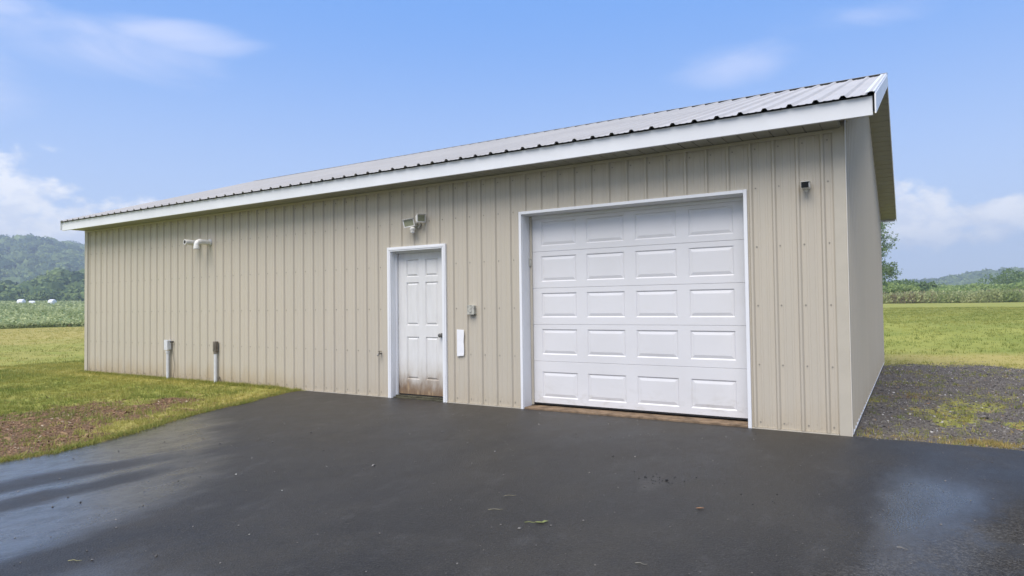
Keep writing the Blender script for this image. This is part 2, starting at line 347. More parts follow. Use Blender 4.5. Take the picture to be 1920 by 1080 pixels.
def tint_mat(name, a, bcol, rough=.7, spec=.2, trans=0., extra=None):
    """per-piece attribute 'tint' picks between the thing's own colours"""
    m = bpy.data.materials.new(name); m.use_nodes = True; t = m.node_tree; b = t.nodes['Principled BSDF']
    at = N(t, 'ShaderNodeAttribute', attribute_name='tint')
    c = MIX(t, at.outputs['Fac'], a, bcol)
    if extra: c = MIX(t, SMOOTH(t, at.outputs['Fac'], extra[1], extra[1]+.02), c, extra[0])
    n = NOISE(t, N(t, 'ShaderNodeTexCoord').outputs['Object'], 2.5, 4, .6)
    c = MIX(t, SMOOTH(t, n, .35, .7, 0, .35), c, MIX(t, .5, c, tuple(v*.6 for v in a)))
    t.links.new(c, b.inputs['Base Color']); b.inputs['Roughness'].default_value = rough; b.inputs['Specular IOR Level'].default_value = spec
    if trans > 0:
        tr = N(t, 'ShaderNodeBsdfTranslucent'); t.links.new(c, tr.inputs[0]); mx = N(t, 'ShaderNodeMixShader'); mx.inputs[0].default_value = trans
        t.links.new(b.outputs[0], mx.inputs[1]); t.links.new(tr.outputs[0], mx.inputs[2]); t.links.new(mx.outputs[0], t.nodes['Material Output'].inputs[0])
    return m

# ---------------------------------------------------------------- scatter: joins many copies of small templates into one mesh
def scatter(name, tmpls, pos, scale, material, tilt=.3, parent=None, tint=None, sz=None, label=None, kind='stuff', smooth=False, cat=None):
    pos = np.asarray(pos, float); n = len(pos)
    if n == 0: return None
    which = RNG.integers(0, len(tmpls), n); yaw = RNG.random(n)*2*np.pi
    tx = RNG.normal(0, tilt, n); ty = RNG.normal(0, tilt, n)
    sc = np.broadcast_to(scale, (n,)).copy(); tint = RNG.random(n) if tint is None else tint
    sz = np.ones(n) if sz is None else sz
    VV, FF, TT = [], [], []; off = 0
    for k, (tv, tf) in enumerate(tmpls):
        tv = np.asarray(tv, float); tf = np.asarray(tf, int); ids = np.where(which == k)[0]
        if len(ids) == 0: continue
        cy, sy = np.cos(yaw[ids]), np.sin(yaw[ids]); cx_, sx_ = np.cos(tx[ids]), np.sin(tx[ids]); cyy, syy = np.cos(ty[ids]), np.sin(ty[ids])
        v = tv[None]*sc[ids][:, None, None]; v = v*np.stack([np.ones_like(sz[ids]), np.ones_like(sz[ids]), sz[ids]], 1)[:, None, :]
        x, y, z = v[..., 0], v[..., 1], v[..., 2]
        y, z = y*cx_[:, None]-z*sx_[:, None], y*sx_[:, None]+z*cx_[:, None]
        x, z = x*cyy[:, None]+z*syy[:, None], -x*syy[:, None]+z*cyy[:, None]
        x, y = x*cy[:, None]-y*sy[:, None], x*sy[:, None]+y*cy[:, None]
        v = np.stack([x, y, z], -1)+pos[ids][:, None, :]
        VV.append(v.reshape(-1, 3)); m_ = len(tv)
        FF.append((tf[None]+(np.arange(len(ids))*m_)[:, None, None]+off).reshape(-1, tf.shape[1])); off += len(ids)*m_
        TT.append(np.repeat(tint[ids], m_))
    V = np.concatenate(VV); F = np.concatenate(FF); T = np.concatenate(TT)
    me = bpy.data.meshes.new(name); me.vertices.add(len(V)); me.vertices.foreach_set('co', V.astype(np.float32).ravel())
    k = F.shape[1]; me.loops.add(F.size); me.loops.foreach_set('vertex_index', F.astype(np.int32).ravel())
    me.polygons.add(len(F)); me.polygons.foreach_set('loop_start', (np.arange(len(F))*k).astype(np.int32)); 
    me.update(calc_edges=True)
    me.polygons.foreach_set('use_smooth', np.full(len(F), smooth))
    a = me.attributes.new('tint', 'FLOAT', 'POINT'); a.data.foreach_set('value', T.astype(np.float32))
    me.materials.append(material)
    o = link(name, me, parent)
    if label: o['label'] = label
    if kind: o['kind'] = kind
    if cat: o['category'] = cat
    return o
def blade(h, w, bend):   # one curved grass blade, two triangles
    return [(-w, 0, 0), (w, 0, 0), (0, bend*.4, h*.62), (0, bend, h)]
def tuft(nb, h, w, spread, seed):
    r = random.Random(seed); v, f = [], []
    for i in range(nb):
        a = r.random()*6.28; hh = h*r.uniform(.55, 1.1); b = hh*r.uniform(.15, .8); ww = w*r.uniform(.7, 1.2)
        ox, oy = r.gauss(0, spread), r.gauss(0, spread); n = len(v)
        for (x, y, z) in ((-ww, 0, 0), (ww, 0, 0), (0, b, hh)):
            v.append((ox+x*math.cos(a)-y*math.sin(a), oy+x*math.sin(a)+y*math.cos(a), z))
        f.append((n, n+1, n+2))
    return v, f
def stone(seed):
    r = random.Random(seed); p = (1+5**.5)/2
    v = [(r.uniform(.7, 1.2), 0, r.uniform(-.2, .3)), (0, r.uniform(.7, 1.1), r.uniform(-.2, .3)), (-r.uniform(.7, 1.2), r.uniform(-.2, .2), .1), (0, -r.uniform(.7, 1.1), .1), (r.uniform(-.3, .3), r.uniform(-.3, .3), r.uniform(.5, .8)), (0, 0, -.4)]
    return v, [(0, 1, 4), (1, 2, 4), (2, 3, 4), (3, 0, 4), (1, 0, 5), (2, 1, 5), (3, 2, 5), (0, 3, 5)]
def leafclump(nl, size, R, seed, up_=.3):
    r = random.Random(seed); v, f = [], []
    for i in range(nl):
        d = Vector((r.gauss(0, 1), r.gauss(0, 1), r.gauss(0, 1))).normalized()*R*r.random()**.4
        nrm = (Vector((r.gauss(0, 1), r.gauss(0, 1), r.gauss(0, 1)+up_))).normalized(); u = nrm.orthogonal().normalized(); w = nrm.cross(u)
        s_ = size*r.uniform(.6, 1.2); n = len(v)
        for a, c in ((-1, 0), (0, -.55), (1, 0), (0, .55)): v.append(tuple(d+u*a*s_+w*c*s_))
        f.append((n, n+1, n+2, n+3))
    return v, f

# ---------------------------------------------------------------- terrain
DIRT = np.array([(-9.6, -4.6), (-8.62, -3.95), (-8.99, -3.56), (-9.1, -3.18), (-9.28, -2.79), (-9.6, -2.45), (-8.93, -2.35), (-8.27, -2.28), (-8.49, -1.86), (-8.43, -1.3), (-7.93, -1.58), (-7.6, -2.30), (-7.2, -2.7), (-6.60, -3.33), (-6.36, -3.79), (-6.2, -4.15), (-6.2, -4.53), (-6.4, -5.2), (-7.2, -7.5), (-8.8, -7.2)])
EDGE = np.array([(-7.75, .0), (-7.68, -.43), (-7.36, -1.4), (-7.0, -2.43), (-6.45, -3.5), (-6.22, -4.15), (-6.25, -4.6), (-6.5, -5.6), (-7.2, -8), (-8.5, -12), (-10, -18), (-11, -30)])
def inpoly(x, y, P):
    c = np.zeros(x.shape, bool); j = len(P)-1
    for i in range(len(P)):
        (xi, yi), (xj, yj) = P[i], P[j]
        c ^= ((yi > y) != (yj > y)) & (x < (xj-xi)*(y-yi)/(yj-yi+1e-12)+xi); j = i
    return c
def sdpoly(x, y, P):
    d = np.full(x.shape, 1e9); j = len(P)-1
    for i in range(len(P)):
        ax, ay = P[j]; bx, by = P[i]; ex, ey = bx-ax, by-ay
        t = np.clip(((x-ax)*ex+(y-ay)*ey)/(ex*ex+ey*ey+1e-12), 0, 1)
        d = np.minimum(d, np.hypot(x-ax-t*ex, y-ay-t*ey)); j = i
    return np.where(inpoly(x, y, P), d, -d)     # positive inside
def edge_x(y): return np.interp(-y, -EDGE[:, 1], EDGE[:, 0])
def on_asphalt(x, y): return (y < -.0) & (x > edge_x(y)) & (x < 14) & (y > -30)
def zg(x, y):
    x = np.asarray(x, float); y = np.asarray(y, float)
    r = np.hypot(x+2, y+2)
    z = -.035+.02*sst(r, 3, 14)*0
    onl = sst(edge_x(y)-x, .0, .5)*(y < 0)
    z = z+.03*np.maximum(onl, sst(-7.7-x, 0, .6))
    z = z+.05*(fbm(x*.35+3, y*.35)-.5)*sst(r, 9, 20)+.02*(fbm(x*2.2, y*2.2)-.5)*np.maximum(onl, sst(y, .2, 1.))
    # bank behind the building, then a slow rise (right side), a slope up beyond the lawn (left side)
    rb = sst(y+.2*x, 11.5, 21)*.47*sst(x, -60, -30)+np.clip((y-21)/80, 0, 2)*.36*sst(x, -200, -40)
    d = -x-57
    lf = np.clip(d, 0, 260)*.021*sst(d, 0, 15)
    far = .008*np.clip(np.hypot(x, y)-160, 0, 3000)*sst(x, -30, 60)*.25
    return z+rb+lf+far
def cover(x, y):
    nz = fbm(x*1.3+7, y*1.3+2)-.5; n2 = fbm(x*4+1, y*4+9, 3)-.5
    dirt = sst(sdpoly(x, y, DIRT)+nz*1.5+n2*1.5, -.50, .55)
    grav = np.zeros_like(x)
    right = sst(x, -.5, .1)*sst(y, -.25, 0.)
    grav = right*sst(8.6+.2*(x-1)-y+nz*3.0+n2*1.2, -1.0, 1.2)
    # weedy patches inside the gravel near the driveway edge
    n4 = fbm(x*2.3+31, y*1.4+3, 4)-.5
    weed = sst(nz*1.2+n4*2.6+n2*1.4+.45*np.exp(-((y-2.0-.2*(x-1))/1.1)**2)-.38+.22*sst(x, .4, 2.), .0, .6)*sst(4.6-y+n4*2, 0, 1.6)
    wide = right*sst(5.6-y+n4*3, 0, 2.2)*sst(n4+n2*.6+.25, .0, .35)
    grav = grav*(1-.50*weed)*(1-.30*wide)
    dirt = np.maximum(dirt, right*.62*sst(.9-x+n4*1.6, 0, .6)*sst(1.6-np.abs(y-4.2)+n4*2, 0, 1.2))
    dirt = np.maximum(dirt, right*.45*wide*sst(nz+n2, -.1, .25))
    dry = np.zeros_like(x)
    dry = np.maximum(dry, right*sst(y, 7.5, 9)*sst(13.5-y+nz*3, 0, 2.5)*.95)
    dry = np.maximum(dry, right*weed*.35); dry = np.maximum(dry, wide*.4)
    dry = np.maximum(dry, sst(-x, 20, 36)*sst(x, -60, -54)*.62)                      # far left strip of yellowed lawn
    dry = np.maximum(dry, sst(x, -30, 0)*sst(y, 30, 60)*.15)
    dry = np.maximum(dry, (x < -4)*sst(.9-np.abs(edge_x(y)-x-.35), .2, .8)*.6*(y < .5))
    dry = np.maximum(dry, sst(.5-np.abs(y+.35), 0, .4)*(x < -6)*.35)
    dry = np.clip(dry+.40*sst(fbm(x*.8+4, y*1.1+6, 5), .50, .66)*(x < 0)*sst(-x, 5, 9), 0, 1)
    dry = np.maximum(dry, .95*sst(-x, 30, 36)*sst(x, -60, -54))
    crop = sst(-x-57+nz*1.5, -.3, .5)*(y > -80)*sst(700-(-x), 0, 50)
    return dirt, grav, dry, crop
def build_terrain():
    na = 420; ang = np.linspace(0, 2*np.pi, na, endpoint=False)
    rr = [0.0]; r = .6
    while r < 6000: rr.append(r); r += max(.12, r*.02) if r < 60 else r*.05
    rr = np.array(rr[1:]); A, R = np.meshgrid(ang, rr); x = .54+R*np.cos(A); y = -7.1+R*np.sin(A)
    z = zg(x, y); nr = len(rr)
    V = np.stack([x, y, z], -1).reshape(-1, 3); V = np.vstack([V, [[.54, -7.1, -.035]]])
    i = np.arange(nr-1)[:, None]*na; j = np.arange(na)[None]; j2 = (j+1) % na
    F = np.stack([i+j, i+na+j, i+na+j2, i+j2], -1).reshape(-1, 4)
    faces = [tuple(q) for q in F.tolist()]+[(len(V)-1, k, (k+1) % na) for k in range(na)]
    me = bpy.data.meshes.new('ground'); me.from_pydata(V.tolist(), [], faces)
    d, g, dr, cr = cover(V[:, 0], V[:, 1])
    ca = me.color_attributes.new('cover', 'FLOAT_COLOR', 'POINT'); ca.data.foreach_set('color', np.stack([d, g, dr, cr], -1).astype(np.float32).ravel())
    me.polygons.foreach_set('use_smooth', np.ones(len(me.polygons), bool)); me.materials.append(M_ground)
    tag(link('ground', me), kind='structure')
build_terrain()

# driveway: a slab 35 mm thick with a slightly ragged edge
def driveway():
    L = []
    for i in range(len(EDGE)-1):
        a, b = EDGE[i], EDGE[i+1]; n = max(2, int(np.hypot(*(b-a))/.06))
        for k in range(n): L.append(a+(b-a)*k/n)
    L = np.array(L); L[:, 0] += (fbm(L[:, 1]*5, L[:, 1]*0+3)-.5)*.09*(L[:, 1] < -.1)
    R = np.array([(x, -.002+(fbm(np.array(x*5), np.array(2.)) - .5)*.07*(x > .02)) for x in np.linspace(0.0, 14, 240)])
    out = [tuple(p) for p in L]+[(-11, -30), (14, -30)]+[tuple(p) for p in R[::-1]]
    import bmesh
    bm = bmesh.new(); vs = [bm.verts.new((p[0], p[1], 0)) for p in out]; f = bm.faces.new(vs)
    if f.normal.z < 0: f.normal_flip()
    ex = bmesh.ops.extrude_face_region(bm, geom=[f]); 
    bmesh.ops.translate(bm, verts=[v for v in ex['geom'] if isinstance(v, bmesh.types.BMVert)], vec=(0, 0, -.05))
    bmesh.ops.triangulate(bm, faces=bm.faces); bmesh.ops.recalc_face_normals(bm, faces=bm.faces)
    me = bpy.data.meshes.new('driveway'); bm.to_mesh(me); bm.free(); me.materials.append(M_asph)
    tag(link('driveway', me), kind='structure')
driveway()

# ---------------------------------------------------------------- the building
LB, WB, H = 14.448, 8.625, 3.0
OR, OL, OE = .298, .17, .395
SL = (4.742-3.165)/(4.3126+.43); RY = WB/2; RZ = 4.742
PW = .9108; RS = PW/4; PH = -0.184
def roofz(y): return RZ-SL*abs(y-RY)
def soffz(y): return roofz(y)-.165
B = empty('metal_building', (0, 0, 0), 'long beige ribbed metal outbuilding with white overhead door and low white metal roof', 'building')
GD = (-3.65, -.94, 2.45); MD = (-5.84, -4.91, 2.095)      # openings: x0, x1, top
def prof(u0, u1, phase, s=RS, hr=.023, bw=.024, tw=.009, minor=.003):
    """ribbed sheet profile: (u, outward) breakpoints between u0 and u1"""
    P = []
    k0 = math.floor((u0-phase)/s)-1; k1 = math.ceil((u1-phase)/s)+1
    for k in range(k0, k1+1):
        c = phase+k*s
        P += [(c-bw, 0), (c-tw, hr), (c+tw, hr), (c+bw, 0)]
        for q in (1/3, 2/3):
            m = c+s*q; P += [(m-.014, 0), (m-.008, minor), (m+.008, minor), (m+.014, 0)]
    P.sort(); us = [p[0] for p in P]; hs = [p[1] for p in P]
    out = [(u0, float(np.interp(u0, us, hs)))]+[p for p in P if u0 < p[0] < u1]+[(u1, float(np.interp(u1, us, hs)))]
    return out
def sheet(name, u0, u1, phase, bounds, place, material, parent, cuts=(), minor=.0035):
    """vertical ribbed sheet; bounds(u)->list of (z0,z1); place(u,out,z)->xyz"""
    P = prof(u0, u1, phase, minor=minor); Q = [P[0]]
    for a, b in zip(P, P[1:]):
        for c in sorted(cuts):
            if a[0] < c < b[0]:
                h = a[1]+(b[1]-a[1])*(c-a[0])/(b[0]-a[0]); Q.append((c, h))
        Q.append(b)
    m = MB()
    for a, b in zip(Q, Q[1:]):
        mid = (a[0]+b[0])/2
        za, zb, zm = bounds(a[0]+1e-5), bounds(b[0]-1e-5), bounds(mid)
        z0a, z1a = za; z0b, z1b = zb
        n = len(m.v)
        m.v += [place(a[0], a[1], z0a), place(b[0], b[1], z0b), place(b[0], b[1], z1b), place(a[0], a[1], z1a)]
        m.f.append((n, n+1, n+2, n+3))
    me = bpy.data.meshes.new(name); me.from_pydata(m.v, [], m.f)
    import bmesh
    bm = bmesh.new(); bm.from_mesh(me); bmesh.ops.remove_doubles(bm, verts=bm.verts, dist=.0001); bm.to_mesh(me); bm.free()
    me.materials.append(material)
    return link(name, me, parent)
def fb(u):
    z0 = .012
    if GD[0] < u < GD[1]: z0 = GD[2]
    if MD[0] < u < MD[1]: z0 = MD[2]
    return (z0, H-.004)
x = -.004; edges = [-.004]; e0 = PH+RS*.5
k = 0
while True:
    xx = -k*PW-.07
    if xx < -LB+.05: break
    if xx < -.004: edges.append(xx)
    k += 1
edges.append(-LB+.004)
edges = sorted(set(edges))
for i, (a, b) in enumerate(zip(edges, edges[1:])):
    dy = .0012*(i % 2)
    sheet('wall_panel', a, b+.004*(i < len(edges)-2), PH, fb, lambda u, o, z, dy=dy: (u, -o-dy, z), M_side, B, cuts=(GD[0], GD[1], MD[0], MD[1]))
nb = 10; dyp = WB/nb
for i in range(nb):   # gable walls
    a, b = .004+i*dyp*(.999), min((i+1)*dyp, WB-.004)
    zb = lambda u: (.012, soffz(u)-.003)
    sheet('wall_panel', a, b, .12, zb, lambda u, o, z: (o, u, z), M_side, B, cuts=(RY,))
    sheet('wall_panel', a, b, .12, zb, lambda u, o, z: (-LB-o, u, z), M_side, B, cuts=(RY,))
for i in range(16):
    a, b = -LB+.004+i*(LB-.008)/16, -LB+.004+(i+1)*(LB-.008)/16
    sheet('wall_panel', a, b, PH, lambda u: (.012, H-.004), lambda u, o, z: (u, WB+o, z), M_side, B)
# screws
m = MB()
for k in range(0, 63):
    cx = PH-k*RS
    for sx in (.048,):
        for z in (.07, .66, 1.27, 1.88, 2.49, 2.9):
            u = cx+sx
            if GD[0]-.1 < u < GD[1]+.1 and z < GD[2]+.06: continue
            if MD[0]-.1 < u < MD[1]+.1 and z < MD[2]+.06: continue
            m.tube([(u, .001, z), (u, -.0035, z)], .0085, 6, True); m.tube([(u, -.0035, z), (u, -.008, z)], .005, 6, True)
tag(m.build('panel_screws', M_screw, B), kind='stuff')
# inner shell (closes the building behind the sheets)
m = MB()
sec = [(.30, .005), (.30, soffz(.3)-.05), (RY, soffz(RY)-.05), (WB-.03, soffz(WB-.03)-.05), (WB-.03, .005)]
m.quadstrip([(-LB+.03, y_, z_) for y_, z_ in sec], [(-.03, y_, z_) for y_, z_ in sec], True)
m.f.append(tuple(range(5))); m.f.append(tuple(range(5, 10)))
m.build('inner_shell', M_dark, B)
# foundation edge
m = MB(); m.box(-LB+.005, -.005, .005, .30, -.3, .006); m.box(-.31, -.005, .30, WB-.005, -.3, .006); m.box(-LB+.005, -LB+.31, .30, WB-.005, -.3, .006); m.box(-LB+.31, -.31, WB-.3, WB-.005, -.3, .006)
m.build('foundation', M_conc, B)
# corner trims: folded L section with a small hem
def corner(xc, yc, sx, sy, z1=None):
    m = MB(); o = .0215; w = .085
    z1 = soffz(0)-.006
    P = [(xc-sx*w, yc+sy*.006), (xc-sx*w, yc+sy*o), (xc+sx*(o-.006), yc+sy*o), (xc+sx*(o+.001), yc+sy*(o+.004)), (xc+sx*(o+.005), yc+sy*(o-.002)), (xc+sx*o, yc+sy*(o-.008)), (xc+sx*o, yc-sy*w), (xc+sx*.006, yc-sy*w)]
    if sy < 0: zt = [H-.006, H-.006, z1, z1, z1, z1, soffz(w)-.006, soffz(w)-.006]
    else: zt = [H-.006]*2+[z1]*6
    m.quadstrip([(*p, .0) for p in P], [(*p, z) for p, z in zip(P, zt)])
    # crease line for the kinked end
    o_ = m.build('corner_trim', M_trim, B)
for xc, sx in ((0, 1), (-LB, -1)):
    for yc, sy in ((0, -1), (WB, 1)): corner(xc, yc, sx, sy)
m = MB(); m.box(.0195, .0275, -.0285, -.0195, .0, soffz(0)-.01, .002); m.build('corner_highlight', M_highlight, B)  # thin pale strip added as the painted highlight line down the near corner
# base trim
m = MB(); m.box(.004, .026, .09, WB-.09, .0, .011); m.build('base_trim', M_white, B)
for a, b in ((-LB+.09, MD[0]-.06), (MD[1]+.06, GD[0]-.035), (GD[1]+.035, -.09)):
    m = MB(); m.box(a, b, -.022, -.001, -.002, .010); m.build('base_trim', M_trim, B)
# wall-top channel
m = MB()
m.box(-LB-.02, -.086, -.030, -.0205, H-.040, H-.006); m.build('eave_channel', M_trim, B)

# fascias
def fascia_y(y, out):
    m = MB(); y0, y1 = (y-.012*out, y) if out > 0 else (y, y+.012)
    m.box(-LB-OL, OR-.016, min(y0, y1), max(y0, y1), 2.986, 3.161, .002)
    yy = sorted((y-out*.012, y-out*.032)); m.box(-LB-OL, OR-.016, yy[0], yy[1], 2.986, 2.993)
    m.build('fascia', M_fascia, B)
fascia_y(-OE, -1); fascia_y(WB+OE, 1)
m = MB(); m.box(OR-.0155, OR+.0005, -OE-.006, -OE+.006, 3.03, 3.160); m.build('fascia_gap', M_dark, B)
def rake(x0, x1, y0, y1):
    m = MB(); n = 2
    A = []
    for yy in (y0, y1): A.append([(x0, yy, roofz(yy)-.175), (x1, yy, roofz(yy)-.175), (x1, yy, roofz(yy)+.004), (x0, yy, roofz(yy)+.004)])
    m.quadstrip(A[0], A[1], True); m.f += [(0, 1, 2, 3), (4, 5, 6, 7)]
    # hemmed top flange lying over the last roof rib
    t = .003; s = -1 if x0 > -5 else 1
    fx = sorted((x0 if s < 0 else x1, (x0-.075) if s < 0 else x1+.075))
    A = []
    for yy in (y0, y1): A.append([(fx[0], yy, roofz(yy)+.024), (fx[1], yy, roofz(yy)+.024), (fx[1], yy, roofz(yy)+.028), (fx[0], yy, roofz(yy)+.028)])
    m.quadstrip(A[0], A[1], True); n = len(m.v)-8; m.f += [(n, n+1, n+2, n+3), (n+4, n+5, n+6, n+7)]
    xo = x0 if s < 0 else x1-.004
    A = []
    for yy in (y0, y1): A.append([(xo, yy, roofz(yy)+.0045), (xo+.004, yy, roofz(yy)+.0045), (xo+.004, yy, roofz(yy)+.0235), (xo, yy, roofz(yy)+.0235)])
    m.quadstrip(A[0], A[1], True)
    m.build('rake_trim', M_white, B)
for (x0, x1) in ((OR+.001, OR+.013), (-LB-OL-.013, -LB-OL-.001)):
    rake(x0, x1, -OE-.035, RY-.001); rake(x0, x1, RY+.001, WB+OE+.035)
# soffit boards: vented vinyl, one mesh shared
def soffit_mesh(w, y0, y1, slope=0.):
    m = MB()
    for (a, b, dz) in ((0, w*.46, 0), (w*.5, w*.96, 0), (w*.46, w*.5, .008), (w*.96, w, .010)):
        z = lambda yy: dz+slope*(yy-y0)
        n = len(m.v); m.v += [(a, y0, z(y0)), (b, y0, z(y0)), (b, y1, z(y1)), (a, y1, z(y1)), (a, y0, z(y0)+.01), (b, y0, z(y0)+.01), (b, y1, z(y1)+.01), (a, y1, z(y1)+.01)]
        m.f += [tuple(n+i for i in q) for q in ((3, 2, 1, 0), (4, 5, 6, 7), (0, 1, 5, 4), (1, 2, 6, 5), (2, 3, 7, 6), (3, 0, 4, 7))]
    return m.mesh('soffit_board', M_soffit)
w_ = .3048; me = soffit_mesh(w_, -OE+.014, -.002); nso = int((LB)/w_)
for i in range(nso+1):
    o = link('soffit_board', me, B, (-.01-(i+1)*w_ if i < nso else -LB-.0, 0, H-.002)); 
    if i == nso: o.scale.x = (LB-.01-nso*w_)/w_
me = soffit_mesh(w_, WB+.002, WB+OE-.014)
for i in range(nso): link('soffit_board', me, B, (-.01-(i+1)*w_, 0, H-.002))
# rake soffits: boards run across the overhang, seams up the slope
def rake_soff(x0, x1):
    n = 15; L0 = (RY+OE-.02)/n
    for half in (0, 1):
        m = MB()
        for (a, b, dz) in ((0, .47, 0), (.47, .5, .008), (.5, .97, 0), (.97, 1, .008)):
            sg = SL if half == 0 else -SL
            n_ = len(m.v)
            for zz in (0, .006): m.v += [(x0, a*L0, dz+a*L0*sg+zz), (x1, a*L0, dz+a*L0*sg+zz), (x1, b*L0, dz+b*L0*sg+zz), (x0, b*L0, dz+b*L0*sg+zz)]
            m.f += [tuple(n_+i for i in q) for q in ((3, 2, 1, 0), (4, 5, 6, 7), (0, 1, 5, 4), (1, 2, 6, 5), (2, 3, 7, 6), (3, 0, 4, 7))]
        me = m.mesh('rake_soffit_board', M_soffit)
        for i in range(n):
            ys = (-OE+.016+i*L0) if half == 0 else (RY+.001+i*L0)
            link('rake_soffit_board', me, B, (0, ys, soffz(ys)))
rake_soff(.0, OR); rake_soff(-LB-OL, -LB)
# roof sheets
def roof_sheet(u0, u1, side):
    P = prof(u0, u1, PH, hr=.024, bw=.032, tw=.014, minor=.003)
    nx, nz = 0, 1
    n = math.hypot(1, SL); ny, nz = (-SL/n, 1/n)
    ye, yr = -OE-.04, RY-.02
    def pt(u, o, y): return (u, y+ny*o, roofz(y)+nz*o)
    m = MB(); m.quadstrip([pt(u, o+.004, ye) for u, o in P], [pt(u, o+.004, yr) for u, o in P])
    # sheet thickness at the eave
    m.quadstrip([pt(u, o+.004, ye) for u, o in P], [pt(u, o+.0028, ye+.0005) for u, o in P])
    m.quadstrip([pt(u, o+.0028, ye+.0005) for u, o in P], [pt(u, o+.0028, ye+.35) for u, o in P])
    if side: m.v = [(a, WB-b, c) for a, b, c in m.v]
    me = bpy.data.meshes.new('roof_panel'); me.from_pydata(m.v, [], m.f); me.materials.append(M_roof); link('roof_panel', me, B)
xs = [OR]; xx = OR-.38
while xx > -LB-OL+.2: xs.append(xx); xx -= PW
xs.append(-LB-OL)
for a, b in zip(xs[1:], xs): roof_sheet(a, b, 0); roof_sheet(a, b, 1)
# deck under the sheets (closes the eave ends)
m = MB()
sec = [(-OE+.002, roofz(-OE)-.024), (-OE+.002, roofz(-OE)-.006), (RY, RZ-.006), (WB+OE-.002, roofz(-OE)-.006), (WB+OE-.002, roofz(-OE)-.024), (RY, RZ-.03)]
m.quadstrip([(-LB-OL+.002, a, b) for a, b in sec], [(OR-.002, a, b) for a, b in sec], True)
m.f += [(0, 1, 2, 5), (2, 3, 4, 5), (6, 7, 8, 11), (8, 9, 10, 11)]
m.build('roof_deck', M_dark, B)
# dark closure strip in the troughs at the ridge, and the thin cap above it
m = MB(); m.box(-LB-OL+.01, OR-.01, RY-.052, RY+.052, RZ-.025, RZ+.008); m.build('ridge_closure', M_black, B)
m = MB()
capz = lambda y: RZ+.030-abs(y-RY)*SL*.55
sec = [(RY-.05, capz(RY-.05)), (RY, capz(RY)), (RY+.05, capz(RY+.05)), (RY+.05, capz(RY+.05)-.003), (RY, capz(RY)-.003), (RY-.05, capz(RY-.05)-.003)]
m.quadstrip([(-LB-OL, a, b) for a, b in sec], [(OR+.01, a, b) for a, b in sec], True); m.f += [(0, 1, 4, 5), (1, 2, 3, 4), (6, 7, 10, 11), (7, 8, 9, 10)]
m.build('ridge_cap', M_roof, B)

# ---- raised panel geometry shared by both doors
def field(m, x0, x1, z0, z1, rects, y, depth=.012, bev=.02, inner=.03):
    """flat skin with recessed rectangles; the raised centre is its own piece"""
    xs_ = sorted({x0, x1, *[r[0] for r in rects], *[r[1] for r in rects]}); zs_ = sorted({z0, z1, *[r[2] for r in rects], *[r[3] for r in rects]})
    for a, b in zip(xs_, xs_[1:]):
        for c, d in zip(zs_, zs_[1:]):
            mx, mz = (a+b)/2, (c+d)/2
            if any(r[0] < mx < r[1] and r[2] < mz < r[3] for r in rects): continue
            n = len(m.v); m.v += [(a, y, c), (b, y, c), (b, y, d), (a, y, d)]; m.f.append((n, n+1, n+2, n+3))
    for (a, b, c, d) in rects:
        O = [(a, y, c), (b, y, c), (b, y, d), (a, y, d)]; I = [(a+bev, y+depth, c+bev), (b-bev, y+depth, c+bev), (b-bev, y+depth, d-bev), (a+bev, y+depth, d-bev)]
        m.quadstrip(O, I, True); n = len(m.v)-4; m.f.append((n, n+1, n+2, n+3))
def raised(a, b, c, d, y, depth, bev, slope, top):
    m = MB(); e = .0005
    O = [(a+bev+e, y+depth-.0005, c+bev+e), (b-bev-e, y+depth-.0005, c+bev+e), (b-bev-e, y+depth-.0005, d-bev-e), (a+bev+e, y+depth-.0005, d-bev-e)]
    s_ = bev+slope; I = [(a+s_, y+top, c+s_), (b-s_, y+top, c+s_), (b-s_, y+top, d-s_), (a+s_, y+top, d-s_)]
    m.quadstrip(O, I, True); n = len(m.v)-4; m.f.append((n, n+1, n+2, n+3)); return m

# ---- entry door
m = MB(); yo = -.034
x0, x1, zt = MD
w_ = .062
for (a, b) in ((x0-w_, x0), (x1, x1+w_)):
    m.box(a, b, yo, .0, -.005 if a < -5.5 else -.02, zt+w_, .002)
    mid = (a+b)/2; m.box(mid-.014, mid+.014, yo-.007, yo-.0005, .0, zt+w_*.5, .003)
m.box(x0+.0005, x1-.0005, yo, .0, zt+.001, zt+w_, .002); m.box(x0-w_*.5, x1+w_*.5, yo-.007, yo-.0005, zt+w_*.5-.013, zt+w_*.5+.015, .003)
m.build('door_casing', M_white, B)
m = MB(); m.box(x0-.004, x0+.004, -.001, .16, .0, zt); m.box(x1-.004, x1+.004, -.001, .16, .0, zt); m.box(x0+.004, x1-.004, -.001, .16, zt-.006, zt)
m.box(x0+.0045, x0+.018, .078, .112, .03, zt-.007); m.box(x1-.018, x1-.0045, .078, .112, .03, zt-.007); m.box(x0+.018, x1-.018, .078, .112, zt-.022, zt-.0065)
m.box(x0-.0, x1, .165, .2, 0, zt+.1)
m.build('door_frame', M_white, B)
door = MB(); lx0, lx1, lz0, lz1, yd = x0+.006, x1-.006, .052, zt-.012, .12
cx = -5.385
rects = []
for dx in (-.285, .06):
    for (a, b) in ((.265, .872), (1.035, 1.65), (1.73, 1.978)): rects.append((cx+dx, cx+dx+.225, a, b))
field(door, lx0, lx1, lz0, lz1, rects, yd, .015, .013)
door.box(lx0, lx1, yd+.0155, yd+.042, lz0, lz1)
D = door.build('entry_door', M_door, B)
for r in rects: raised(*r, yd, .015, .013, .024, .001).build('raised_panel', M_door, D)
m = MB(); kx, kz = -5.035, .898
m.tube([(kx, yd-.001, kz), (kx, yd-.008, kz)], .032, 16); m.tube([(kx, yd-.008, kz), (kx, yd-.035, kz)], .012, 12)
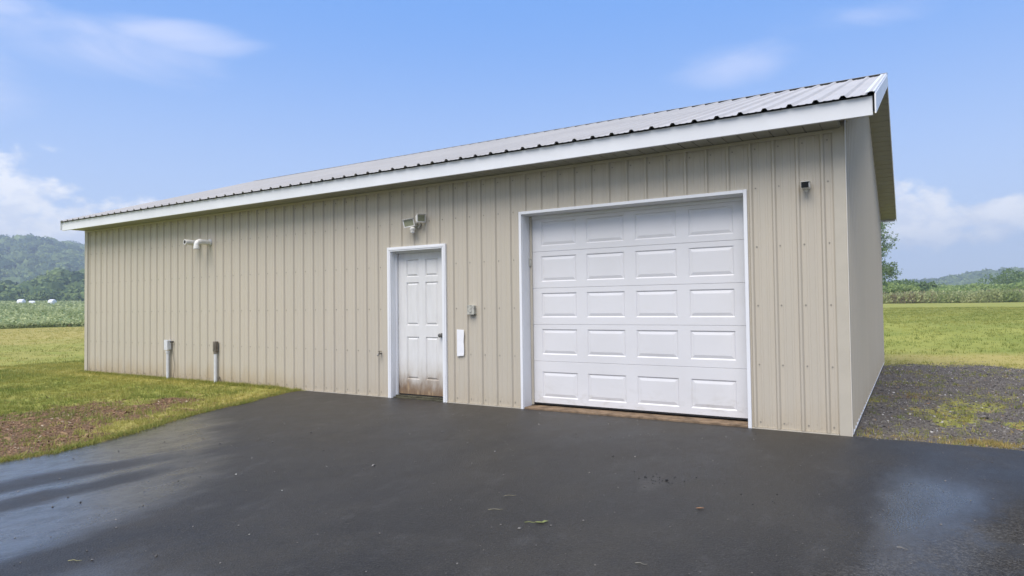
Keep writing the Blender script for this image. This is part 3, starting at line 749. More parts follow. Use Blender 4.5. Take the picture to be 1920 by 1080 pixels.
m.tube([(kx, yd-.033, kz), (kx, yd-.040, kz), (kx, yd-.055, kz), (kx, yd-.066, kz), (kx, yd-.069, kz)], [.015, .025, .029, .022, .008], 16)
m.build('door_knob', M_steel, D, True)
m = MB()
for z in (.25, 1.08, 1.86): m.tube([(lx0+.004, yd-.006, z-.05), (lx0+.004, yd-.006, z+.05)], .006, 8)
m.build('hinge', M_steel, D)
m = MB(); m.box(x0+.005, x1-.005, .0, .115, -.02, .018, .003); m.box(x0+.005, x1-.005, .055, .112, .0185, .036, .003); m.build('door_sill', M_moss, B)
m = MB(); m.box(lx0+.004, lx1-.004, yd+.004, yd+.036, .036, .0515); m.build('door_sweep', M_black, D)

# ---- garage door
x0, x1, zt = GD; w_ = .036
m = MB()
for (a, b) in ((x0-w_, x0), (x1, x1+w_)): m.box(a, b, -.028, .0, -.01, zt+w_, .002)
m.box(x0+.0005, x1-.0005, -.028, .0, zt+.0005, zt+w_, .002)
m.build('garage_door_casing', M_white, B)
m = MB(); m.box(x0-.005, x0+.003, -.001, .30, -.01, zt); m.box(x1-.003, x1+.005, -.001, .30, -.01, zt); m.box(x0+.003, x1-.003, -.001, .30, zt-.006, zt+.001)
m.build('garage_door_jamb', M_white, B)
m = MB(); yg = .20
m.box(x0+.0035, x0+.036, yg-.022, yg-.004, .03, zt-.007, .003); m.box(x1-.036, x1-.0035, yg-.022, yg-.004, .03, zt-.007, .003); 
m.build('weather_stop', M_trim, B)
m = MB(); m.box(x0+.004, x1-.004, yg-.016, yg-.004, zt-.045, zt-.007, .002); m.build('weather_stop', M_white, B)
G = MB(); gx0, gx1 = x0+.008, x1-.008
G.box(gx0, gx1, yg+.030, yg+.05, .05, 2.44)
GDo = G.build('garage_door', M_white, B)
zs = [.055, .586, 1.052, 1.516, 1.982, 2.44]
ctr = [-3.245, -2.612, -1.978, -1.345]
for i, (za, zb_) in enumerate(zip(zs, zs[1:])):
    m = MB(); za += .0045; zb_ -= .0015
    zm = {0: (.130, .455), 1: (.675, .995), 2: (1.145, 1.455), 3: (1.600, 1.925), 4: (2.055, 2.365)}[i]
    rs = [(c-.248, c+.248, zm[0], zm[1]) for c in ctr]
    field(m, gx0, gx1, za, zb_, rs, yg, .0095, .014)
    # rolled section edges
    m.quadstrip([(gx0, yg, zb_), (gx1, yg, zb_)], [(gx0, yg+.006, zb_+.004), (gx1, yg+.006, zb_+.004)]); m.quadstrip([(gx0, yg+.006, zb_+.004), (gx1, yg+.006, zb_+.004)], [(gx0, yg+.028, zb_+.004), (gx1, yg+.028, zb_+.004)])
    m.quadstrip([(gx0, yg, za), (gx1, yg, za)], [(gx0, yg+.028, za-.001), (gx1, yg+.028, za-.001)])
    m.build('door_section', M_gdoor, GDo)
    for r in rs: raised(*r, yg, .0095, .014, .034, .001).build('raised_panel', M_gdoor, GDo)
m = MB(); m.box(gx0, gx1, yg+.002, yg+.028, .040, .0575); m.build('bottom_seal', M_black, GDo)
m = MB(); m.tube([(gx1-.012, yg-.004, .064), (gx1-.012, yg-.02, .064)], .012, 10); m.tube([(gx0+.012, yg-.004, .064), (gx0+.012, yg-.02, .064)], .012, 10); m.build('bottom_bracket', M_white, GDo)
m = MB(); m.box(x0+.006, x1-.006, -.012, .30, -.02, .022, .004); m.build('concrete_threshold', M_conc, B)
m = MB(); m.box(x0+.005, x0+.028, yg-.044, yg-.0225, 1.80, 1.90, .003); m.build('contact_sensor', M_cast, B)

# ---------------------------------------------------------------- fixtures on the wall
m_ = MB(); e = empty('security_camera', (-.33, 0, 2.455), 'small white security camera with black face right of the garage door', 'camera')
m = MB(); m.box(-.038, .038, -.125, -.022, -.030, .032, .008); m.build('camera_body', M_pvc, e)
m = MB(); m.box(-.034, .034, -.1305, -.1255, -.026, .028, .002); m.build('camera_face', M_glassblack, e)
m = MB(); m.box(-.041, .041, -.134, -.02, .0325, .036); m.build('sun_hood', M_pvc, e)
m = MB(); m.tube([(0, -.0225, -.03), (0, -.0290, -.03)], .022, 16); m.tube([(0, -.029, -.035), (0, -.04, -.038), (0, -.055, -.028)], .008, 10); m.build('bracket', M_pvc, e, True)

e = empty('flood_light', (-5.33, 0, 2.45), 'twin-head grey security floodlight with motion sensor above the entry door', 'floodlight')
m = MB(); m.tube([(0, -.002, 0), (0, -.03, 0), (0, -.036, 0)], [.055, .055, .045], 18); m.tube([(0, -.036, 0), (0, -.06, 0)], .02, 12); m.build('mounting_plate', M_cast, e, True)
def lamp_head(px, pz, yaw, pitch, roll):
    h = link('lamp_head', None, e) if False else None
    M_ = Matrix.Translation((px, -.12, pz)) @ Matrix.Rotation(yaw, 4, 'Z') @ Matrix.Rotation(pitch, 4, 'X') @ Matrix.Rotation(roll, 4, 'Y') @ Matrix.Scale(.84, 4)
    a = MB(); 
    a.quadstrip([(-.085, -.03, -.06), (.085, -.03, -.06), (.085, -.03, .06), (-.085, -.03, .06)], [(-.05, .05, -.035), (.05, .05, -.035), (.05, .05, .035), (-.05, .05, .035)], True); a.f.append((4, 5, 6, 7))
    a.box(-.095, .095, -.042, -.030, -.070, -.052, .002); a.box(-.095, .095, -.042, -.030, .052, .070, .002); a.box(-.095, -.078, -.042, -.030, -.052, .052, .002); a.box(.078, .095, -.042, -.030, -.052, .052, .002)
    a.box(-.095, .095, -.060, -.0425, .066, .072)
    o = a.build('lamp_head', M_pvc, e); o.matrix_local = M_
    g = MB(); g.box(-.078, .078, -.036, -.031, -.052, .052); g.build('lens', M_lens, o)
    return o
lamp_head(-.075, .02, rad(28), rad(10), rad(-10)); lamp_head(.115, .07, rad(82), rad(4), rad(-4))
m = MB(); m.tube([(0, -.055, 0), (-.03, -.07, .01), (-.07, -.10, .02)], .012, 10); m.tube([(0, -.055, 0), (.05, -.08, .03), (.10, -.11, .07)], .012, 10); m.tube([(0, -.045, 0), (-.02, -.075, -.03), (-.03, -.09, -.055)], .011, 10); m.build('swivel_arm', M_cast, e, True)
m = MB(); m.tube([(-.03, -.10, -.04), (-.03, -.10, -.055), (-.03, -.10, -.075), (-.03, -.10, -.092)], [.022, .040, .040, .028], 16); m.tube([(-.03, -.10, -.092), (-.03, -.10, -.102), (-.03, -.10, -.122), (-.03, -.10, -.130)], [.022, .036, .028, .01], 16); m.build('motion_sensor', M_pvc, e, True)

e = empty('vent_pipe', (-10.12, 0, 2.49), 'white plastic vent pipe with elbow turned down, high on the wall', 'vent pipe')
m = MB(); d = .265; el_ = [(0, 0, 0), (0, -d+.06, 0)]+[(0, -d+.06-.06*math.sin(a), -.06+.06*math.cos(a)) for a in [rad(15*k) for k in range(1, 7)]]+[(0, -d, -.115)]
m.tube(el_, .046, 20, True); m.tube([(0, -d, -.085), (0, -d, -.128)], .052, 20); m.tube([(0, -d+.075, 0), (0, -d+.052, 0)], .052, 20); m.build('elbow_pipe', M_pvc, e, True)
m = MB(); m.tube([(0, .0, 0), (0, -.026, 0)], .060, 18); m.build('wall_flange', M_conduit, e, True)
m = MB(); m.tube([(0, -d, -.1281), (0, -d, -.129)], .042, 18); m.build('pipe_opening', M_dark, e)
e = empty('intake_pipe', (-10.43, 0, 2.50), 'straight white plastic intake pipe left of the elbow vent', 'vent pipe')
m = MB(); m.tube([(0, 0, 0), (0, -.29, 0)], .046, 20); m.build('straight_pipe', M_pvc, e, True)
m = MB(); m.tube([(0, -.2902, 0), (0, -.2912, 0)], .032, 18); m.build('pipe_opening', M_dark, e)

e = empty('conduit_riser', (-11.335, -.06, 0), 'grey conduit with pale box on top and loose cable, nearest the far corner', 'conduit', 'electrical conduits rising from the grass')
m = MB(); m.tube([(0, 0, -.06), (0, 0, .535)], .028, 16); m.build('pipe', M_conduit, e, True)
m = MB(); m.tube([(0, 0, .50), (0, 0, .535)], .040, 16); m.box(-.055, .055, -.040, .040, .555, .735, .008); m.box(-.058, .058, -.045, -.0405, .550, .740, .003); m.build('junction_box', M_conduit, e, False)
m = MB(); m.tube([(.066, .01, .70), (.12, .03, .70)], .012, 8); m.box(.10, .132, .010, .036, .685, .715, .004); m.build('cable_gland', M_black, e)
m = MB(); m.tube([(.12, .02, .675), (.10, .03, .55), (.125, .03, .45), (.15, .035, .3), (.15, .03, .15), (.12, .03, .02), (.16, -.0, .01), (.26, -.02, .02)], .005, 6); m.build('cable', M_greybox, e, True)
e = empty('conduit_riser', (-9.90, -.05, 0), 'grey conduit topped by narrow rusty brown box, nearer the entry door', 'conduit', 'electrical conduits rising from the grass')
m = MB(); m.tube([(0, 0, -.06), (0, 0, .55)], .030, 16); m.build('pipe', M_conduit, e, True)
m = MB(); m.box(-.038, .038, -.032, .032, .56, .735, .006); m.box(-.014, .014, -.042, -.0355, .585, .71, .003); m.tube([(0, 0, .52), (0, 0, .56)], .037, 16); m.build('disconnect_box', M_greybox, e)
m = MB(); m.tube([(.06, .02, .0), (.10, .0, .10), (.12, .0, .12), (.13, .01, .05), (.12, .0, -.02)], .008, 8); m.build('cable', M_greybox, e, True)

e = empty('outlet_box', (-4.42, 0, 1.25), 'small square weathered grey outlet box right of the entry door', 'outlet box')
m = MB(); m.box(-.052, .052, -.052, -.001, -.06, .06, .005); m.build('box_body', M_cast, e)
m = MB(); m.box(-.056, .056, -.062, -.0525, -.064, .064, .004); m.box(-.02, .02, -.068, -.0625, -.03, .035, .003); m.build('box_cover', M_cast, e)
m = MB(); m.box(-.004, .03, -.045, -.01, -.075, -.061); m.build('drip_stub', M_greybox, e)
m = MB(); nn = 8
A = [(-4.675, -.0235, .99-.36*k/nn) for k in range(nn+1)]; Bq = [(-4.56+.004*math.sin(k*1.3), -.0235-.002*abs(math.sin(k*.9)), .985-.345*k/nn) for k in range(nn+1)]
m.quadstrip([(a[0], a[1]+.0003*k, a[2]) for k, a in enumerate(A)], Bq); m.quadstrip([(a[0], a[1]+.0012, a[2]) for a in A], [(b[0], b[1]+.0012, b[2]) for b in Bq]); m.quadstrip(A, [(a[0], a[1]+.0012, a[2]) for a in A])
tag(m.build('paper_strip', M_paper), 'blank white paper strip stuck upright on the siding below the outlet box', 'paper strip')
e = empty('hose_tap', (-6.045, 0, .63), 'small dark hose tap sticking out left of the entry door', 'tap')
m = MB(); m.tube([(0, 0, 0), (0, -.06, -.005), (0, -.085, -.03)], [.011, .012, .012], 10); m.build('spout', M_steel, e, True)
m = MB(); m.tube([(0, -.045, 0), (.0, -.05, .028)], .005, 8); m.tube([(0, -.05, .027), (0, -.051, .034)], .020, 10); m.build('valve_handle', M_greybox, e, True)

# ---------------------------------------------------------------- grass, gravel, dirt
def CHIPM(): return M_chip
M_grass = tint_mat('grass_blades', (.18, .228, .044), (.44, .40, .105), .6, .25, .35)
M_dryg = tint_mat('dry_grass', (.46, .33, .12), (.34, .30, .10), .7, .2, .3)
M_chip = tint_mat('dirt_chips', (.18, .10, .055), (.38, .25, .14), .9, .15, extra=((.50, .42, .30), .95))
M_stone = tint_mat('gravel_stone', (.085, .077, .070), (.24, .218, .19), .7, .3, extra=((.50, .47, .44), .96))
def sample(n, x0, x1, y0, y1, dens):
    x = RNG.uniform(x0, x1, n); y = RNG.uniform(y0, y1, n)
    ok = (~((x > -LB-.01) & (x < .03) & (y > -.03) & (y < WB+.03))) & (~on_asphalt(x-.02*0, y+.0)) & (RNG.random(n) < dens(x, y))
    return x[ok], y[ok]
def P3(x, y, dz=0): return np.stack([x, y, zg(x, y)+dz], -1)
def view_left(x, y):   # keep only what lies within reach of the view, with a wide margin
    a = np.degrees(np.arctan2(x-.54, y+7.1)); return (a > -84) & (a < 22)
def gden(k=1.):
    def f(x, y):
        d, g, dr, cr = cover(x, y); n = fbm(x*3+5, y*3, 3)
        return np.where(view_left(x, y), k*(1-.68*sst(d, .2, .9))*(1-.93*g)*(1-cr)*(.55+.9*sst(n, .35, .6)), 0)
    return f
T_s = [tuft(9, .055, .0032, .022, s) for s in range(8)]
x, y = sample(70000, -18, -6.0, -9, 3, gden(.8))
dr = cover(x, y)[2]; tn = np.clip(RNG.normal(.35, .22, len(x))+dr*.7+(fbm(x*1.2, y*1.2)-.5)*1.4, 0, 1)
scatter('lawn_grass', T_s, P3(x, y, -.003), RNG.uniform(.55, 1.15, len(x)), M_grass, .15, tint=tn, label='mown green grass beside the driveway')
T_m = [tuft(7, .075, .007, .06, s+20) for s in range(6)]
x, y = sample(60000, -60, -14, -25, 45, gden(.7)); dr = cover(x, y)[2]
scatter('lawn_grass', T_m, P3(x, y, -.004), RNG.uniform(.6, 1.1, len(x)), M_grass, .15, tint=np.clip(RNG.normal(.4, .2, len(x))+dr*.55+(fbm(x*.3, y*.3)-.5)*1.2, 0, 1), label='wide lawn left of the building')
x, y = sample(70000, -12, 30, 8.2, 60, lambda a, b: gden(.8)(a, b)*np.where(b > 8.7, 1, (a > 0)))
dr = cover(x, y)[2]
scatter('lawn_grass', T_m, P3(x, y, -.004), RNG.uniform(.6, 1.1, len(x))*(1-.35*(dr > .5)), M_grass, .15, tint=np.clip(RNG.normal(.35, .2, len(x))+dr*.75+(fbm(x*.5, y*.5)-.5)*1.3, 0, 1), label='lawn bank behind the gravel')
# weeds and dry tufts in the gravel and along the driveway edge
def wden(x, y):
    d, g, dr, cr = cover(x, y); cl = sst(fbm(x*2.1+40, y*1.6, 4), .50, .62)*sst(8.5-y, 0, 2); return np.where((x > 0.05) & (y < 9.5), np.clip((1-g)*.7+cl*.5, .03, 1)*.65, 0)
x, y = sample(16000, 0, 7, 0.02, 9.5, wden); tn = np.clip(RNG.normal(.45, .35, len(x))+(fbm(x*2, y*2)-.4), 0, 1)
scatter('gravel_weeds', T_s, P3(x, y, 0), RNG.uniform(.5, 1.1, len(x)), M_grass, .25, tint=tn, label='small weeds growing in the gravel')
x, y = sample(7000, 0, 7, 0.02, 9.0, lambda a, b: wden(a, b)*sst(fbm(a*1.7+8, b*1.7, 3), .45, .6)); 
scatter('gravel_dry_weeds', T_s, P3(x, y, 0), RNG.uniform(.4, .9, len(x)), M_dryg, .4, label='dry straw-coloured tufts in the gravel')
x, y = sample(6000, 0, 7, 0.02, 7.0, lambda a, b: .12+cover(a, b)[0])
scatter('gravel_dirt', [([(-1.5, -.4, 0), (1.2, -.6, .05), (1.5, .3, 0), (-1.1, .5, .03), (0, 0, .4)], [(0, 1, 4), (1, 2, 4), (2, 3, 4), (3, 0, 4)])], P3(x, y, .004), RNG.lognormal(-4.8, .4, len(x)), M_stone if False else CHIPM(), .35, label='brown bits of bark and dead leaves in the gravel')
x, y = sample(7000, 0.1, 7, 0.015, .5, lambda a, b: .05+.85*sst(fbm(a*2.6, b*3+1), .48, .62)*sst(a, .1, 1.2))
scatter('dry_edge_grass', T_s, P3(x, y, 0), RNG.uniform(.45, .9, len(x)), M_dryg, .4, label='yellow dried grass along the driveway edge')
t_ = RNG.random(5200); yy = -t_*7.5; xx = edge_x(yy)-np.abs(RNG.normal(0, .10, len(yy)))+.045*fbm(yy*3, yy*0+1)+.01
scatter('dry_edge_grass', T_s, P3(xx, yy, 0.01), RNG.uniform(.4, .8, len(xx)), M_dryg, .4, label='dry grass fringe along the left driveway edge')
yy = -RNG.random(2600)*7.5; xx = edge_x(yy)-np.abs(RNG.normal(0, .06, len(yy)))+.07*sst(fbm(yy*4+3, yy*0+5), .45, .7)
scatter('edge_grass', T_s, P3(xx, yy, 0.015), RNG.uniform(.6, 1.3, len(xx)), M_grass, .45, label='green grass leaning over the left driveway edge')
# grass along the foot of the wall
xx = RNG.uniform(-LB, -7.6, 2600); yy = -.03-np.abs(RNG.normal(0, .05, 2600))
scatter('wall_foot_grass', T_s, P3(xx, yy, 0), RNG.uniform(.5, 1.2, 2600), M_grass, .3, label='longer grass against the foot of the wall')
ST = [stone(s) for s in range(10)]
def sden(x, y): return cover(x, y)[1]*.95+.1*((x > 0) & (y < 9))
x, y = sample(52000, .0, 7, .0, 10.5, sden); r_ = RNG.lognormal(-4.55, .38, len(x))
big = RNG.random(len(x)) < .004; r_[big] *= 1.9
scatter('gravel', ST, P3(x, y, .002), r_, M_stone, .5, label='grey crushed gravel beside the building')
xx = RNG.uniform(.0, 6, 2600); yy = np.abs(RNG.normal(0, .08, 2600))+.005
scatter('gravel', ST, P3(xx, yy, .008), RNG.uniform(.006, .014, 2600), M_stone, .5, label='gravel against the driveway edge')
def chip(seed):
    r = random.Random(seed); l = r.uniform(.8, 2.2); w = r.uniform(.25, .6)
    return [(-l, -w*.6, 0), (l*.8, -w, .05), (l, w*.5, .0), (-l*.7, w, .03), (0, 0, r.uniform(.25, .5))], [(0, 1, 4), (1, 2, 4), (2, 3, 4), (3, 0, 4)]
CH = [chip(s) for s in range(10)]
x, y = sample(60000, -10.5, -6, -7.5, 0, lambda a, b: cover(a, b)[0]*.8)
scatter('dirt_debris', CH, P3(x, y, .002), RNG.lognormal(-4.85, .45, len(x)), M_chip, .35, label='bare reddish earth with wood chips and dead straw')
x, y = sample(9000, -11, -6.2, -6, 0, lambda a, b: (1-cover(a, b)[0])*.5)
scatter('dirt_debris', CH, P3(x, y, .004), RNG.lognormal(-5.0, .4, len(x)), M_chip, .35, label='scattered dry bits in the grass')
# grit on the driveway
n = 1500; x = RNG.uniform(-6, 2.2, n); y = RNG.uniform(-6.4, -.05, n); ok = on_asphalt(x, y); x, y = x[ok], y[ok]
scatter('driveway_grit', ST, np.stack([x, y, np.full_like(x, .0015)], -1), RNG.lognormal(-5.6, .5, len(x)), tint_mat('grit', (.07, .065, .058), (.24, .225, .20), .7, .3), .3, label='loose grit and crumbs on the asphalt')
x = np.concatenate([RNG.normal(-1.12, .10, 26), RNG.normal(-.6, .25, 10)]); y = np.concatenate([RNG.normal(-2.42, .07, 26), RNG.normal(-2.6, .2, 10)])
scatter('driveway_grit', ST, np.stack([x, y, np.full_like(x, .002)], -1), RNG.uniform(.003, .008, len(x)), M_black, .3, label='dark crumbs in front of the garage door')

# single bits lying on the driveway
def leaf(name, x, y, L_, W_, rz, col, label, curl=.25):
    m = MB(); n = 8; A = []; Bm = []; Cc = []
    for k in range(n+1):
        t = k/n; w = W_*math.sin(math.pi*min(1, t*.97+.02))**.8; z = .004+curl*L_*(t-.5)**2
        A.append((t*L_, -w, z+w*.5)); Bm.append((t*L_, 0, z)); Cc.append((t*L_, w, z+w*.35))
    m.quadstrip(A, Bm); m.quadstrip(Bm, Cc)
    o = m.build(name, mat(name+'_colour', col, .6, .3, var=.2, vscale=40), None, True, (x, y, 0), (0, 0, rz)); tag(o, label, 'leaf'); return o
def twig(x, y, L_, rz, col, label):
    m = MB(); m.tube([(0, 0, .004), (L_*.4, .006, .007), (L_*.75, -.004, .005), (L_, .008, .004)], [.0022, .002, .0018, .001], 6)
    o = m.build('twig', mat('straw_twig', col, .8, .2, var=.2, vscale=40), None, True, (x, y, 0), (0, 0, rz)); tag(o, label, 'twig'); return o
lf = leaf('green_leaf', -1.42, -3.68, .06, .013, rad(20), (.20, .22, .07), 'torn yellow-green leaf lying on the asphalt before the garage door')
m = MB(); m.tube([(0, 0, .004), (-.03, -.008, .010), (-.06, -.002, .004)], .002, 6); m.build('stem', bpy.data.materials['green_leaf_colour'], lf)
m = MB(); m.quadstrip([(.035, .006, .005), (.055, .03, .012), (.08, .04, .005)], [(.04, .0, .005), (.07, .015, .01), (.08, .04, .0055)]); m.build('leaf_lobe', bpy.data.materials['green_leaf_colour'], lf)
leaf('brown_leaf', -.66, -2.95, .055, .012, rad(30), (.32, .17, .08), 'small orange-brown leaf on the asphalt, right of the green one')
twig(-1.87, -3.31, .085, rad(40), (.22, .20, .13), 'pale straw on the asphalt beyond the green leaf')
twig(-1.80, -3.61, .095, rad(32), (.25, .23, .15), 'straw on the asphalt left of the green leaf')
twig(-.68, -3.96, .06, rad(5), (.22, .21, .17), 'short pale stalk near the bottom of the driveway')
twig(.44, -3.08, .05, rad(-20), (.28,.26,.22), 'short pale twig on the drier asphalt at right')
twig(-3.25, -5.39, .07, rad(30), (.30, .28, .14), 'thin stalk on the wet asphalt at lower left')
for (x_, y_, r_, c_) in ((-4.03, -3.84, .010, 'white pebble on the asphalt furthest towards the lawn'), (-2.76, -4.66, .007, 'pale pebble on the asphalt near the lower left'), (-3.34, -3.96, .007, 'light grey pebble between the other two left ones'), (-1.03, -2.40, .016, 'black lump of asphalt in front of the garage door')):
    v, f = stone(int(r_*1e4)+int(x_*10)); m = MB(); m.v = [(a*r_, b*r_, c*r_+r_*.3) for a, b, c in v]; m.f = list(f)
    tag(m.build('pebble', M_black if 'black' in c_ else M_cast, None, False, (x_, y_, 0)), c_, 'pebble')

# ---------------------------------------------------------------- crop field, weeds, shrubs, trees, hills
M_crop = tint_mat('crop_leaves', (.24, .30, .10), (.62, .64, .34), .6, .25, .3)
M_weed = tint_mat('tall_weeds', (.24, .30, .10), (.58, .58, .30), .7, .2, .3, extra=((.27, .22, .13), .9))
M_tree = tint_mat('tree_leaves', (.13, .20, .065), (.26, .35, .13), .6, .25, .4)
M_tree2 = tint_mat('bush_leaves', (.26, .35, .10), (.46, .54, .21), .6, .25, .45)
M_bark = mat('bark', (.10, .08, .06), .9, .1, var=.3, vscale=8, bump=.6)
LC = [leafclump(14, .11, .22, s, 1.2) for s in range(6)]
# crop rows on the rising field to the left
n = 30000; u = RNG.random(n); r = 57.6+u**1.7*190; yv = RNG.uniform(-70, 150, n); x = -r; y = yv
a = np.degrees(np.arctan2(x-.54, y+7.1)); ok = (a > -82) & (a < -48); x, y, r = x[ok], y[ok], r[ok]
scatter('crop_field', LC, P3(x, y, .26), 1.0+(r-57)/190*1.5, M_crop, .2, tint=np.clip(RNG.normal(.45, .25, len(x))+(fbm(x*.15, y*.15)-.5)*1.2, 0, 1), label='leafy green crop rows on the rising field left')
x = -57.3-np.abs(RNG.normal(0, .5, 3000)); y = RNG.uniform(-20, 60, 3000)
scatter('field_edge_weeds', LC, P3(x, y, .15), .8, M_weed, .2, tint=np.clip(RNG.normal(.25, .3, 3000), 0, 1), label='ragged weeds along the edge of the crop')
# hay bales
bp = None
for i, (pxx, lab) in enumerate(((40, 'leftmost of the white wrapped bales beyond the crop field'), (60, 'smaller middle white bale beyond the crop field, half hidden by leaves'), (98, 'rightmost white wrapped bale beyond the crop field'))):
    dr_ = fw+rt*((pxx-960)/1221.7); dr_.z = 0; dr_.normalize(); D_ = 205
    bx, by = .54+dr_.x*D_, -7.1+dr_.y*D_; bz = float(zg(bx, by))
    m = MB(); L_ = 1.5
    prof_ = [(-.77, .05), (-.76, .35), (-.74, .55), (-.66, .70), (-.5, .75), (0, .76), (.5, .75), (.66, .70), (.74, .55), (.76, .35), (.77, .05)]
    m.tube([(p_[0], 0, .72) for p_ in prof_], [p_[1] for p_ in prof_], 20)
    o = m.build('hay_bale', M_paper, None, True, (bx, by, bz+.02-(.18 if i == 1 else 0)), (0, 0, rad((35, 70, 20)[i]))); tag(o, lab, 'hay bale', 'white wrapped hay bales beyond the crop field')
    if i == 1: o.scale = (.85, .85, .85)
x = RNG.uniform(-250, -170, 2500); y = RNG.uniform(-20, 120, 2500)

# tall weed row beyond the right lawn
def weed_t(seed):
    r = random.Random(seed); v, f = [], []
    for i in range(7):
        a = r.random()*6.28; h = r.uniform(.6, 1.1); ox, oy = r.gauss(0, .12), r.gauss(0, .12); n = len(v)
        for q in range(4):
            z = h*(q+1)/4; da = a+q*1.9; s = .10*(1-.12*q)
            n = len(v); v += [(ox, oy, z-.06), (ox+math.cos(da)*s*2.0, oy+math.sin(da)*s*2.0, z), (ox+math.cos(da+.5)*s*1.2, oy+math.sin(da+.5)*s*1.2, z+.15)]
            f.append((n, n+1, n+2))
        n = len(v); v += [(ox-.012, oy, 0), (ox+.012, oy, 0), (ox, oy, h)]; f.append((n, n+1, n+2))
    return v, f
WT = [weed_t(s) for s in range(8)]
n = 9000; x = RNG.uniform(-45, 60, n); y = 99+RNG.random(n)**1.5*22+.04*x+(fbm(x*.2, x*0+2)-.5)*3
scatter('tall_weeds', WT, P3(x, y, 0), RNG.uniform(.95, 1.6, n)*(.65+.6*fbm(x*.3, y*.3)), M_weed, .1, tint=np.clip(RNG.normal(.55, .25, n)+(fbm(x*.25, y*.1+4)-.5)*1.6, 0, 1), label='tall pale weeds in a row beyond the right lawn')

LT = [leafclump(10, .16, .30, s+50) for s in range(6)]
def bush(name, x, y, w, h, label, cat='shrub', material=None, group=None, k=1., lsz=1., rz=None):
    z = float(zg(x, y)); r = random.Random(int(x*7+y)); o = empty(name, (x, y, z), label, cat, group)
    P = []; lob = [(r.uniform(-.55, .55)*w*.5, r.uniform(-.5, .5)*w*.5, r.uniform(.35, .62)*h, r.uniform(.5, .8)) for _ in range(7)]
    nn = int(240*k)
    for i in range(nn):
        lx, ly, lz, lr = r.choice(lob); d = Vector((r.gauss(0, 1), r.gauss(0, 1), r.gauss(0, 1))).normalized()*r.random()**.35
        zz = lz+d.z*h*.42*lr
        if zz < .12*h*r.random(): continue
        P.append((lx+d.x*w*.42*lr, ly+d.y*w*.42*lr, zz))
    P = np.array(P)
    scatter('foliage', LT, P, RNG.uniform(.7, 1.3, len(P))*lsz, material or M_tree2, .6, o, tint=np.clip(RNG.normal(.4, .2, len(P))+(P[:, 2]/h-.5)*.2, 0, 1), kind=None)
    m = MB()
    for q in range(4): a = r.random()*6.28; m.tube([(0, 0, -.1), (math.cos(a)*w*.1, math.sin(a)*w*.1, h*.3), (math.cos(a)*w*.28, math.sin(a)*w*.28, h*.65)], [h*.022, h*.014, h*.006], 6)
    m.build('stems', M_bark, o)
    return o
def dirpt(px, D_):
    d_ = fw+rt*((px-960)/1221.7); d_.z = 0; dep = D_; d_ = d_/d_.dot(Vector((fw.x, fw.y, 0)).normalized()); return .54+d_.x*dep, -7.1+d_.y*dep
# (pixel column gives a bearing only; distance, width, height in metres)
for (px, D_, w, h, lab, mt, grp) in (
    (1668, 112, 9, 3.6, 'low wide bush at the foot of the tree behind the building', M_tree2, None),
    (1712, 135, 9.5, 5.0, 'round dark bush standing right of the tree', M_tree, None),
    (1752, 150, 12, 4.0, 'low light green thicket right of the round dark bush', M_tree2, None),
    (1790, 128, 10, 3.1, 'small mid green bush in the middle of the hedge line', M_tree2, None),
    (1833, 140, 13, 3.7, 'wide flat-topped bush below the distant ridge', M_tree2, None),
    (1868, 122, 7, 2.6, 'smallest bush in the hedge line, left of the corner thicket', M_tree, None),
    (1905, 118, 9, 3.3, 'light bush in front of the big dark thicket at far right', M_tree2, None),
    (1925, 175, 24, 8.6, 'big dark rounded thicket at the far right edge', M_tree, None),
    (1985, 150, 18, 6.5, 'dark thicket beyond the right edge', M_tree, None),
    (1620, 150, 14, 5.5, 'bushy thicket hidden behind the building', M_tree, None)):
    bx, by = dirpt(px, D_); bush('shrub', bx, by, w*1.0, h*1.02, lab, 'shrub', mt, 'shrubs beyond the right lawn', k=1.6+w*.09, lsz=1.0+D_/160)
def tree(x, y, h, label):
    z = float(zg(x, y)); o = empty('birch_tree', (x, y, z), label, 'tree'); r = random.Random(3)
    m = MB(); m.tube([(0, 0, -.2), (.1, 0, h*.3), (.0, .1, h*.6), (.2, 0, h*.92)], [.22, .16, .10, .02], 10)
    tips = []
    for i in range(58):
        t = r.uniform(.10, .96); a = r.random()*6.28; L_ = (1-t*.45)*h*.27*r.uniform(.6, 1.2)
        b0 = Vector((.1*t, .0, h*t)); b1 = b0+Vector((math.cos(a)*L_*.55, math.sin(a)*L_*.55, L_*.35)); b2 = b0+Vector((math.cos(a)*L_, math.sin(a)*L_, L_*.28))
        m.tube([b0, b1, b2], [.05, .03, .010], 6); tips += [(b1, .5), (b2, 1), ((b1+b2)/2, .8)]
        for q in range(2):
            c = b1.lerp(b2, r.random()); e_ = c+Vector((r.gauss(0, .5), r.gauss(0, .5), r.gauss(-.25, .35))); m.tube([c, e_], [.018, .006], 5); tips.append((e_, .8))
    m.build('trunk', M_bark, o)
    P = []
    for c, k in tips:
        for q in range(r.randint(4, 9)): P.append((c.x+r.gauss(0, .42), c.y+r.gauss(0, .42), c.z+r.gauss(-.15, .5)))
    P = np.array(P)
    scatter('crown', [leafclump(9, .10, .22, s+80) for s in range(6)], P, RNG.uniform(.8, 1.4, len(P)), M_tree, .6, o, kind=None)
bx, by = dirpt(1634, 98); tree(bx, by, 14.5, 'loose airy tree rising behind the right end of the building')

